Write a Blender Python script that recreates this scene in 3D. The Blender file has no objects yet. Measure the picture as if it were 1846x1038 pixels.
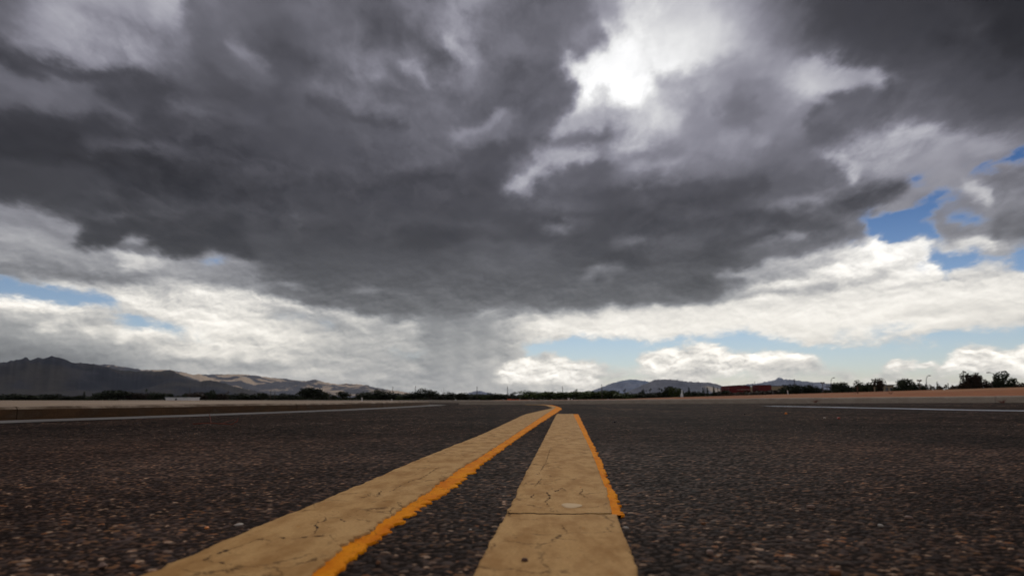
import bpy, bmesh, math, random
import numpy as np
from mathutils import Vector, Matrix
R = math.radians
random.seed(7); rng = np.random.default_rng(7)
sc = bpy.context.scene
COL = sc.collection

# ---------------------------------------------------------------- camera
CAM_H = 0.17            # metres above the road
PITCH = 9.30            # degrees above the horizontal
FPX, PX, PY = 1231.0, 923.0, 519.0
cam_d = bpy.data.cameras.new('camera')
cam_d.sensor_width = 36.0; cam_d.lens = 24.0
cam_d.clip_start = 0.05; cam_d.clip_end = 90000.0
cam_d.dof.use_dof = True; cam_d.dof.focus_distance = 1.9; cam_d.dof.aperture_fstop = 6.0
cam = bpy.data.objects.new('camera', cam_d); COL.objects.link(cam)
cam.location = (0, 0, CAM_H); cam.rotation_euler = (R(90 + PITCH), 0, 0)
sc.camera = cam

SUN_AZ, SUN_EL = 9.0, 31.0      # degrees right of straight ahead / above the horizon
sun_d = bpy.data.lights.new('sun', 'SUN'); sun_d.energy = 1.0; sun_d.angle = R(14)
sun_d.color = (1.0, 0.955, 0.88)
sun = bpy.data.objects.new('sun', sun_d); COL.objects.link(sun)
sun.rotation_euler = Vector((-math.sin(R(SUN_AZ))*math.cos(R(SUN_EL)), -math.cos(R(SUN_AZ))*math.cos(R(SUN_EL)), -math.sin(R(SUN_EL)))).to_track_quat('-Z', 'Y').to_euler()
sun.location = (20, 60, 60)

sc.view_settings.view_transform = 'Standard'; sc.view_settings.look = 'None'
sc.view_settings.exposure = 0.0; sc.view_settings.gamma = 1.0
sc.view_settings.use_curve_mapping = False
sc.render.engine = 'CYCLES'
sc.cycles.use_denoising = True
sc.cycles.max_bounces = 5; sc.cycles.diffuse_bounces = 2; sc.cycles.glossy_bounces = 2
sc.cycles.volume_bounces = 0; sc.cycles.transparent_max_bounces = 6

def ray(px, py):
    """direction in the world seen at a point of the photograph"""
    x = (px - PX) / FPX; u = (PY - py) / FPX
    c, s = math.cos(R(PITCH)), math.sin(R(PITCH))
    return x, c - u * s, s + u * c
def at(px, py, Y):
    """the point at depth Y on that direction"""
    x, y, z = ray(px, py); k = Y / y
    return (x * k, Y, CAM_H + z * k)
def ground(px, py, z=0.0):
    x, y, zz = ray(px, py); k = (z - CAM_H) / zz
    return (x * k, y * k)

# ---------------------------------------------------------------- node helpers
class NT:
    def __init__(s, tree): s.t = tree; s.n = tree.nodes; s.l = tree.links
    def new(s, kind, **kw):
        n = s.n.new(kind)
        for k, v in kw.items(): setattr(n, k, v)
        return n
    def put(s, sock, v):
        if v is None: return
        if isinstance(v, bpy.types.NodeSocket): s.l.new(v, sock)
        else: sock.default_value = v
    def m(s, op, a, b=None, c=None, clamp=False):
        n = s.new('ShaderNodeMath', operation=op, use_clamp=clamp)
        for i, v in enumerate((a, b, c)): s.put(n.inputs[i], v)
        return n.outputs[0]
    def vm(s, op, a, b=None, out=0):
        n = s.new('ShaderNodeVectorMath', operation=op)
        s.put(n.inputs[0], a)
        if b is not None: s.put(n.inputs[3] if op == 'SCALE' else n.inputs[1], b)
        return n.outputs[out]
    def mr(s, v, a, b, c=0.0, d=1.0, kind='SMOOTHSTEP'):
        n = s.new('ShaderNodeMapRange', interpolation_type=kind)
        for k, x in zip((0, 1, 2, 3, 4), (v, a, b, c, d)): s.put(n.inputs[k], x)
        return n.outputs[0]
    def noise(s, vec, scale, detail=6.0, rough=0.55, dist=0.0, lac=2.0, color=False, dim='3D', w=None):
        n = s.new('ShaderNodeTexNoise', noise_dimensions=dim)
        s.put(n.inputs['Vector'], vec)
        n.inputs['Scale'].default_value = scale; n.inputs['Detail'].default_value = detail
        n.inputs['Roughness'].default_value = rough; n.inputs['Distortion'].default_value = dist
        n.inputs['Lacunarity'].default_value = lac
        return n.outputs[1 if color else 0]
    def vor(s, vec, scale, feature='F1', out='Distance', rnd=1.0):
        n = s.new('ShaderNodeTexVoronoi', feature=feature)
        s.put(n.inputs['Vector'], vec); n.inputs['Scale'].default_value = scale
        n.inputs['Randomness'].default_value = rnd
        return n.outputs[out]
    def mix(s, f, a, b, blend='MIX'):
        n = s.new('ShaderNodeMix', data_type='RGBA', blend_type=blend)
        s.put(n.inputs[0], f)
        for i, v in ((6, a), (7, b)):
            if not isinstance(v, bpy.types.NodeSocket) and len(v) == 3: v = (*v, 1.0)
            s.put(n.inputs[i], v)
        return n.outputs[2]
    def ramp(s, f, stops, kind='LINEAR'):
        n = s.new('ShaderNodeValToRGB'); cr = n.color_ramp; cr.interpolation = kind
        while len(cr.elements) > 1: cr.elements.remove(cr.elements[-1])
        for i, (p, c) in enumerate(stops):
            e = cr.elements[0] if i == 0 else cr.elements.new(p)
            e.position = p; e.color = (*c, 1) if len(c) == 3 else c
        s.put(n.inputs[0], f); return n.outputs[0]
    def sep(s, v):
        n = s.new('ShaderNodeSeparateXYZ'); s.put(n.inputs[0], v); return n.outputs
    def comb(s, x, y, z):
        n = s.new('ShaderNodeCombineXYZ')
        for i, v in enumerate((x, y, z)): s.put(n.inputs[i], v)
        return n.outputs[0]
# ---------------------------------------------------------------- the sky: Nishita blue behind a storm deck of clouds
# Cloud cover and brightness are smooth functions of azimuth and elevation (sums of products of curves),
# broken up by noise that lies in the plane of the clouds.
CH, CW = 190, 470                      # chart of the cloud masses, 4 units per cell
gy, gx = np.mgrid[0:CH, 0:CW] * 4.0; gx = gx - 16.0; gy = gy - 20.0
def seg_dist(pts, closed=False):
    d = np.full(gx.shape, 1e9)
    n = len(pts); rngs = range(n if closed else n - 1)
    for i in rngs:
        (x0, y0), (x1, y1) = pts[i], pts[(i + 1) % n]
        dx, dy = x1 - x0, y1 - y0; L2 = dx*dx + dy*dy + 1e-9
        t = np.clip(((gx-x0)*dx + (gy-y0)*dy) / L2, 0, 1)
        d = np.minimum(d, np.hypot(gx - x0 - t*dx, gy - y0 - t*dy))
    return d
def inside(pts):
    c = np.zeros(gx.shape, bool); n = len(pts)
    for i in range(n):
        (x0, y0), (x1, y1) = pts[i], pts[(i + 1) % n]
        if y0 == y1: continue
        c ^= ((gy < y0) != (gy < y1)) & (gx < (x1-x0)*(gy-y0)/(y1-y0) + x0)
    return c
def sst(t): t = np.clip(t, 0, 1); return t*t*(3-2*t)
def paint(canvas, a, val):
    if isinstance(val, tuple):         # (v0, v1, y0, y1): value runs from v0 to v1 between two heights
        v0, v1, y0, y1 = val; val = v0 + (v1-v0)*np.clip((gy-y0)/(y1-y0), 0, 1)
    canvas[:] = canvas*(1-a) + val*a
def poly(cv, pts, f, val, op=1.0):
    d = seg_dist(pts, True); d = np.where(inside(pts), d, -d)
    paint(cv, op*sst(d/(2*f) + .5), val)
def line(cv, pts, w, f, val, op=1.0):
    paint(cv, op*sst((w/2 - seg_dist(pts))/(2*f) + .5), val)
def blob(cv, x, y, rx, ry, rot, val, op=1.0, hard=0.0):
    c, s = math.cos(R(rot)), math.sin(R(rot))
    u = ((gx-x)*c + (gy-y)*s)/rx; v = (-(gx-x)*s + (gy-y)*c)/ry
    r = np.hypot(u, v)
    paint(cv, op*sst((1-r)/(1-hard)), val)
base = {
 0:   [100,160,155,182,120,103,103, 98,112,112,112,180,205,182,122,85,68,60,45],
 60:  [105,162,160,150,112,100,112, 98,120,108,112,215,228,205,130,82,72,64,55],
 120: [ 80,140,142,112, 95,100,106,100,125,105,130,250,240,195,165,118,90,80,68],
 180: [112, 98, 92, 85, 82, 92,118,118,108,103,125,215,205,165,150,150,102,86,72],
 240: [ 60, 66, 78, 74, 76, 82, 92,106,112,104,130,150,185,160,128,122,122,118,104],
 300: [ 66, 70, 60, 66, 70, 80, 82, 84, 88, 90,118,125,135,122,112,115,165,160,140],
 360: [ 76, 72, 70, 60, 62, 72, 76, 78, 80, 85,102, 88, 84, 82, 98, 96, 92,140,130],
 420: [145,130, 75, 66, 68, 72, 76, 80, 84, 86, 88, 86, 88, 92,102,120,170,150,110],
 480: [135,112,155,170,165, 76, 78, 80, 85, 98, 98, 92, 95,112,160,215,235,215,190],
 540: [215,215,190,200,225,160,112,104,102,112,112,120,160,205,220,228,228,208,200],
 600: [165,178,200,215,228,215,188,168,150,185,205,215,218,222,212,212,205,205,205],
 640: [118,128,150,180,195,200,178,165,152,170,200,205,215,222,215,210,205,222,225],
 680: [120,135,165,178,185,188,180,172,158,172,195,200,205,210,205,205,205,205,205],
 720: [130,145,165,178,185,188,180,172,158,172,195,200,205,210,205,205,205,205,205]}
ys = sorted(base); xs = np.arange(19)*100.0
tmp = np.array([np.interp(np.clip(gx[0], 0, 1800), xs, base[y]) for y in ys])
G = np.array([np.interp(np.clip(gy[:, 0], 0, 720), ys, tmp[:, j]) for j in range(CW)]).T
def blur(a, k):
    w = np.exp(-np.linspace(-2, 2, 2*k+1)**2); w /= w.sum()
    for ax in (0, 1):
        p = np.pad(a, [(k, k) if i == ax else (0, 0) for i in (0, 1)], mode='edge')
        a = sum(w[i]*np.take(p, range(i, i + a.shape[ax]), axis=ax) for i in range(2*k+1))
    return a
G = blur(G, 9)
C = np.ones_like(G)                    # cloud cover
D = np.full_like(G, 0.45)              # strength of the small relief
# top left pale window
blob(G, 110, 40, 120, 60, 20, 172, .7)
line(G, [(60,45),(160,85),(260,120)], 40, 20, 150, .6)
line(G, [(0,105),(70,115),(150,140),(260,145)], 26, 14, 82, .7)
line(G, [(150,10),(230,50),(300,95)], 26, 14, 125, .6)
blob(G, 300, 25, 55, 45, 60, 185, .8)
line(G, [(0,120),(60,160),(110,175),(150,200)], 36, 16, 112, .7)
line(G, [(0,215),(90,240),(200,270),(300,300)], 40, 16, 60, .8)
line(G, [(140,175),(190,200),(240,225)], 24, 10, 102, .55)
line(G, [(150,250),(230,262),(310,275)], 18, 8, 92, .55)
blob(G, 440, 100, 48, 22, 50, 150, .75, .2)
line(G, [(320,195),(360,210)], 14, 8, 105, .5)
blob(G, 565, 30, 50, 40, 0, 116, .6)
blob(G, 500, 70, 60, 50, 0, 90, .5)
blob(G, 700, 25, 60, 40, 0, 88, .5)
blob(G, 680, 120, 70, 42, 10, 138, .7)
line(G, [(740,115),(768,130),(772,145)], 14, 8, 155, .7)
line(G, [(620,165),(680,185),(720,200)], 16, 9, 118, .6)
blob(G, 790, 190, 45, 25, 0, 125, .5)
line(G, [(845,0),(840,60),(835,120)], 62, 20, 138, .8)
line(G, [(832,75),(828,100),(846,112)], 14, 6, 165, .7)
blob(G, 960, 170, 70, 60, 0, 96, .7)
line(G, [(815,245),(870,235),(905,205)], 16, 8, 150, .7)
poly(G, [(800,252),(870,240),(910,205),(920,200),(930,225),(905,262),(830,275)], 12, 125, .6)
poly(G, [(690,30),(800,30),(800,90),(700,70)], 22, 92, .5)
# big dark masses left
blob(G, 290, 175, 110, 35, 5, 80, .7)
blob(G, 330, 330, 150, 60, 0, 58, .7)
blob(G, 470, 370, 70, 70, 0, 62, .7)
poly(G, [(0,262),(60,283),(140,285),(210,330),(215,375),(120,378),(50,365),(0,350)], 10, 74, .85)
line(G, [(0,262),(60,283),(150,278),(240,298),(330,330)], 22, 9, 56, .7)
# pale left middle
poly(G, [(-20,365),(40,372),(80,378),(110,392),(150,408),(135,440),(150,448),(240,440),(290,470),(340,472),(300,500),(200,520),(60,495),(-20,480)], 8, 158, .95)
line(G, [(-10,392),(60,395),(120,425)], 16, 9, 120, .6)
line(G, [(-10,445),(80,462),(140,470)], 20, 9, 135, .6)
line(G, [(-10,490),(60,492),(150,500),(230,500),(300,520)], 26, 9, 125, .85)
line(G, [(110,388),(150,396),(230,385),(240,396)], 10, 5, 150, .5)
poly(G, [(105,388),(150,402),(160,410),(140,430),(136,442),(160,449),(205,447),(225,432),(240,425),(270,425),(260,440),(290,445),(290,465),(330,465),(360,458),(380,448),(400,450),(450,475),(520,440),(520,360),(240,360),(220,392)], 5, 72, .95)
poly(G, [(222,432),(240,424),(275,428),(268,440),(240,446)], 4, 175, .8)
line(G, [(228,446),(262,455)], 16, 5, 98, .8)
poly(G, [(200,450),(280,460),(320,470),(340,490),(300,495),(220,475)], 7, 215, .8)
line(G, [(270,485),(300,490),(330,500),(400,495),(460,505)], 30, 9, 140, .7)
line(G, [(320,468),(400,470),(450,476)], 10, 5, 175, .7)
line(G, [(370,452),(395,462)], 10, 5, 170, .7)
# main deck lower edge, middle
poly(G, [(440,440),(470,475),(520,490),(470,505),(500,520),(470,528),(540,545),(600,562),(660,567),(700,571),(780,570),(870,563),(900,556),(940,548),(1000,560),(1060,563),(1100,550),(1150,553),(1200,548),(1270,555),(1310,545),(1340,512),(1330,495),(1400,470),(1480,445),(1540,420),(1500,390),(1400,380),(900,380),(440,380)], 7, (80,112,430,570), .9)
blob(G, 520, 512, 34, 9, 5, 150, .8, .2)
blob(G, 655, 522, 48, 9, 4, 165, .75)
blob(G, 720, 530, 60, 6, 2, 135, .6)
blob(G, 610, 548, 40, 6, 2, 140, .6)
blob(G, 480, 545, 60, 20, 0, 200, .7)
blob(G, 500, 535, 50, 12, 10, 135, .5)
line(G, [(460,557),(480,563),(490,558)], 6, 3, 225, .8)
line(G, [(420,545),(520,548),(560,560),(640,570)], 14, 6, 218, .8)
line(G, [(520,575),(600,574),(640,576)], 10, 5, 190, .5)
blob(G, 870, 450, 60, 30, 0, 92, .6)
blob(G, 1060, 500, 34, 11, -20, 150, .7)
line(G, [(1080,480),(1098,490),(1096,510)], 9, 5, 150, .6)
blob(G, 960, 470, 60, 28, 0, 105, .6)
blob(G, 1250, 510, 90, 26, -5, 80, .7)
blob(G, 1130, 460, 70, 28, 0, 78, .6)
blob(G, 1005, 410, 40, 14, -8, 128, .7)
blob(G, 1135, 435, 46, 9, -3, 118, .7)
blob(G, 880, 405, 28, 10, 10, 108, .5)
blob(G, 770, 345, 24, 18, 0, 105, .5)
blob(G, 780, 285, 50, 12, -10, 105, .5)
blob(G, 780, 425, 60, 22, 0, 70, .5)
blob(G, 640, 350, 90, 50, 0, 76, .5)
# bright window and its edges
poly(G, [(1040,60),(1062,42),(1100,20),(1130,-20),(1290,-20),(1300,60),(1250,110),(1190,130),(1140,150),(1100,200),(1050,205),(1035,185),(1040,150),(1030,125),(1045,100),(1090,85),(1095,70)], 18, (200,242,-10,110), .75)
poly(G, [(1032,112),(1060,95),(1110,85),(1190,95),(1230,115),(1180,140),(1140,175),(1115,190),(1060,175),(1045,205),(1035,195),(1040,160)], 30, 252, 1.0)
blob(G, 1150, 115, 250, 140, 0, 250, .62)
poly(G, [(940,-20),(1090,-20),(1075,40),(1085,75),(1060,95),(1010,105),(1040,150),(1035,195),(1000,240),(985,262),(940,262)], 15, 100, .8)
poly(G, [(1060,-20),(1118,-20),(1120,30),(1100,52),(1070,35)], 12, 150, .8)
line(G, [(1055,35),(1075,60),(1090,82)], 10, 5, 120, .8)
line(G, [(1060,42),(1052,70)], 14, 6, 150, .6)
poly(G, [(880,105),(1000,115),(1030,150),(1005,180),(1000,200),(880,200)], 20, 95, .7)
blob(G, 960, 70, 60, 35, 0, 110, .6)
poly(G, [(1075,150),(1100,148),(1110,185),(1130,195),(1130,230),(1090,262),(1010,275),(1000,250),(1035,215),(1070,190)], 10, 178, .85)
poly(G, [(1010,255),(1060,240),(1110,228),(1115,250),(1060,272),(1000,280)], 10, 115, .85)
line(G, [(965,268),(1000,268)], 12, 5, 190, .8)
line(G, [(925,338),(970,310),(1020,290),(1070,276)], 26, 10, 185, .85)
line(G, [(925,345),(955,348)], 16, 7, 165, .7)
line(G, [(935,300),(985,285)], 12, 6, 135, .5)
poly(G, [(985,300),(1050,300),(1100,280),(1140,300),(1090,330),(1000,345)], 12, 100, .7)
poly(G, [(1130,200),(1165,215),(1160,260),(1150,275),(1110,275),(1130,250)], 12, 205, .8)
line(G, [(1105,285),(1135,300),(1190,300),(1230,292)], 16, 7, 175, .6)
poly(G, [(1150,275),(1220,250),(1235,265),(1230,288),(1170,300)], 12, 125, .7)
poly(G, [(1180,135),(1240,130),(1290,110),(1340,105),(1370,140),(1400,150),(1410,200),(1380,250),(1290,280),(1220,262),(1230,200),(1180,180)], 16, 150, .8)
blob(G, 1250, 200, 34, 40, 0, 150, .6)
blob(G, 1340, 200, 62, 56, 10, 112, .85)
poly(G, [(1440,100),(1530,110),(1600,126),(1640,138),(1600,150),(1500,165),(1450,182),(1418,160)], 10, 178, .8)
blob(G, 1230, 130, 10, 16, 0, 190, .7)
blob(G, 1270, 125, 16, 10, 0, 185, .6)
line(G, [(1275,175),(1285,215)], 8, 4, 205, .6)
blob(G, 1180, 225, 20, 16, 0, 225, .7)
blob(G, 1300, 300, 60, 30, 0, 118, .5)
# dark right shelf
poly(G, [(1430,-20),(1870,-20),(1870,240),(1790,232),(1720,215),(1700,160),(1640,118),(1540,92),(1460,70)], 34, (66,90,20,220), .65)
poly(G, [(1760,-20),(1870,-20),(1870,130),(1800,90)], 30, 46, .7)
blob(G, 1475, 140, 105, 46, 8, 196, .85)
blob(G, 1462, 152, 45, 26, 20, 212, .7)
blob(G, 1560, 135, 50, 16, 5, 140, .6)
blob(G, 1690, 150, 60, 40, 0, 92, .5)
blob(G, 1410, 110, 30, 30, 0, 172, .5)
poly(G, [(1460,190),(1500,165),(1560,150),(1600,155),(1612,138),(1628,140),(1640,150),(1672,135),(1655,170),(1655,195),(1640,218),(1600,232),(1560,230),(1510,262),(1480,265),(1450,240)], 6, 98, .9)
poly(G, [(1590,170),(1612,140),(1630,142),(1660,165),(1645,210),(1590,225)], 6, 82, .7)
line(G, [(1600,222),(1612,218)], 12, 5, 165, .7)
line(G, [(1655,140),(1690,112)], 6, 3, 84, .6)
poly(G, [(1485,262),(1530,245),(1600,225),(1660,215),(1720,230),(1800,245),(1860,250),(1780,275),(1700,300),(1640,312),(1550,315),(1500,290)], 12, (168,160,240,310), .85)
line(G, [(1480,268),(1530,300),(1540,325)], 22, 9, 205, .6)
line(G, [(1565,262),(1590,245)], 6, 3, 135, .6)
blob(G, 1572, 295, 10, 7, 0, 140, .5)
poly(G, [(1700,215),(1860,220),(1860,255),(1780,245)], 14, 118, .5)
poly(G, [(1330,310),(1470,290),(1530,310),(1530,335),(1470,360),(1340,370)], 16, 104, .6)
line(G, [(1420,370),(1450,362),(1500,368)], 14, 7, 135, .6)
poly(G, [(1290,420),(1375,405),(1440,392),(1500,370),(1560,345),(1640,325),(1650,345),(1600,370),(1540,390),(1480,412),(1400,432),(1300,440)], 9, 86, .9)
poly(G, [(1560,395),(1640,385),(1660,350),(1720,340),(1700,320),(1650,330),(1600,375)], 8, 155, .8)
poly(G, [(1310,450),(1480,415),(1560,398),(1575,425),(1480,452),(1400,468),(1320,478)], 9, 108, .8)
line(G, [(1380,432),(1450,425)], 10, 6, 165, .5)
line(G, [(1380,475),(1450,468),(1530,450)], 16, 7, 195, .7)
poly(G, [(1300,492),(1380,480),(1450,472),(1540,455),(1545,475),(1440,492),(1300,508)], 7, 160, .7)
# right cumulus tower
poly(G, [(1500,460),(1550,445),(1575,430),(1590,425),(1605,440),(1640,432),(1662,425),(1676,432),(1665,462),(1700,475),(1705,495),(1650,515),(1560,530),(1450,545),(1370,545),(1330,560),(1380,520),(1450,500),(1500,485)], 5, 240, .95)
poly(G, [(1570,435),(1592,426),(1608,450),(1580,475)], 6, 258, .8)
line(G, [(1590,495),(1630,480),(1650,460)], 16, 8, 190, .7)
line(G, [(1450,520),(1540,515),(1600,498)], 14, 7, 175, .7)
line(G, [(1380,530),(1440,535),(1500,522)], 12, 6, 165, .7)
line(G, [(1340,555),(1430,545),(1560,530),(1660,510)], 10, 5, 185, .6)
line(G, [(1390,520),(1440,515)], 10, 5, 205, .6)
# right dark cumulus
poly(G, [(1765,312),(1810,295),(1860,290),(1860,430),(1790,445),(1750,450),(1700,430),(1660,405),(1665,385),(1720,370),(1770,340)], 6, 132, .95)
poly(G, [(1775,310),(1860,292),(1860,340),(1800,340)], 7, 108, .8)
poly(G, [(1780,395),(1860,370),(1860,425),(1780,440)], 8, 108, .7)
poly(G, [(1735,325),(1770,328),(1780,360),(1760,362),(1735,340)], 4, 205, .9)
line(G, [(1715,350),(1750,345)], 10, 5, 135, .8)
poly(G, [(1712,435),(1760,425),(1790,445),(1830,440),(1780,452),(1730,450)], 4, 222, .9)
line(G, [(1710,490),(1760,475),(1810,470)], 14, 4, 215, .9)
poly(G, [(1690,440),(1720,455),(1710,470),(1680,450)], 5, 200, .8)
# left low clouds
poly(G, [(-20,530),(40,532),(90,545),(150,555),(190,565),(180,575),(110,570),(40,560),(-20,555)], 5, 236, .9)
poly(G, [(70,515),(150,522),(200,545),(260,562),(330,590),(400,600),(430,580),(470,600),(470,540),(400,510),(300,500),(200,515),(90,505)], 9, (205,232,510,600), .7)
line(G, [(70,515),(120,517),(150,520)], 8, 4, 220, .8)
line(G, [(0,568),(60,565),(110,572),(190,572)], 12, 6, 175, .7)
for (x, y, r, v) in [(85,592,22,225),(105,580,14,228),(40,610,10,205),(165,600,14,220),(230,602,22,232),(270,598,26,240),(300,605,18,228),(215,612,14,222),(365,612,26,242),(400,618,20,240),(430,622,16,222),(350,640,34,226),(410,640,26,228),(300,635,30,200),(450,645,16,235),(520,650,14,235),(545,610,18,226)]:
    blob(G, x, y, r*1.25, r*.62, 8, v, .85, .25)
for (x, y, r, v) in [(130,625,50,168),(190,640,60,165),(60,640,60,125),(150,655,90,140),(250,655,80,165),(20,600,50,140),(330,625,22,195),(260,620,20,190)]:
    blob(G, x, y, r*1.4, r*.4, 3, v, .6)
line(G, [(130,640),(260,646),(380,655),(520,668)], 16, 7, 165, .7)
line(G, [(0,640),(150,648),(240,665)], 24, 10, 125, .7)
poly(G, [(470,575),(540,590),(560,600),(560,630),(500,640),(440,620)], 16, 225, .6)
for (x, y, r, v) in [(660,577,34,222),(725,585,28,215),(660,598,20,222),(720,610,16,222),(740,600,14,212),(570,612,20,228),(615,600,18,175),(650,605,30,172),(560,596,14,150),(640,598,16,158),(510,655,16,225),(670,678,30,218),(745,668,22,212),(890,650,14,205),(870,660,40,195),(900,690,30,190),(545,670,30,205),(610,670,30,200),(690,625,24,205),(880,565,30,215),(910,580,24,215)]:
    blob(G, x, y, r*1.4, r*.42, -4, v, .75, .1)
poly(G, [(750,560),(905,555),(905,600),(915,640),(910,720),(770,720),(775,650),(765,600)], 44, (140,192,570,690), .50)
for q in (790, 828, 868, 905): line(G, [(q+10,550),(q-8,705)], 7, 9, 138, .30)
for q in (812, 850, 890, 700, 660): line(G, [(q,580),(q-2,705)], 5, 7, 195, .30)
poly(G, [(520,605),(640,600),(760,580),(760,700),(520,700)], 24, 182, .45)
# centre-right low
poly(G, [(930,572),(960,562),(1060,570),(1100,556),(1180,560),(1280,556),(1380,555),(1500,545),(1640,530),(1846,500),(1870,560),(1600,610),(1400,610),(1290,600),(1200,610),(1120,608),(1050,600),(1000,602),(940,596)], 16, (234,228,560,600), .85)
for (x, y, r, v) in [(990,590,32,240),(1055,598,20,238),(1100,602,18,236),(950,575,20,160),(985,568,16,175),(1190,552,14,235),(930,572,14,232),(970,596,30,225)]:
    blob(G, x, y, r*1.3, r*.4, 0, v, .8, .2)
line(G, [(1640,560),(1740,548),(1846,545)], 16, 8, 200, .6)
line(G, [(1600,570),(1700,562),(1800,562)], 10, 6, 205, .5)
line(G, [(1740,500),(1846,500)], 24, 8, 215, .6)


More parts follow.
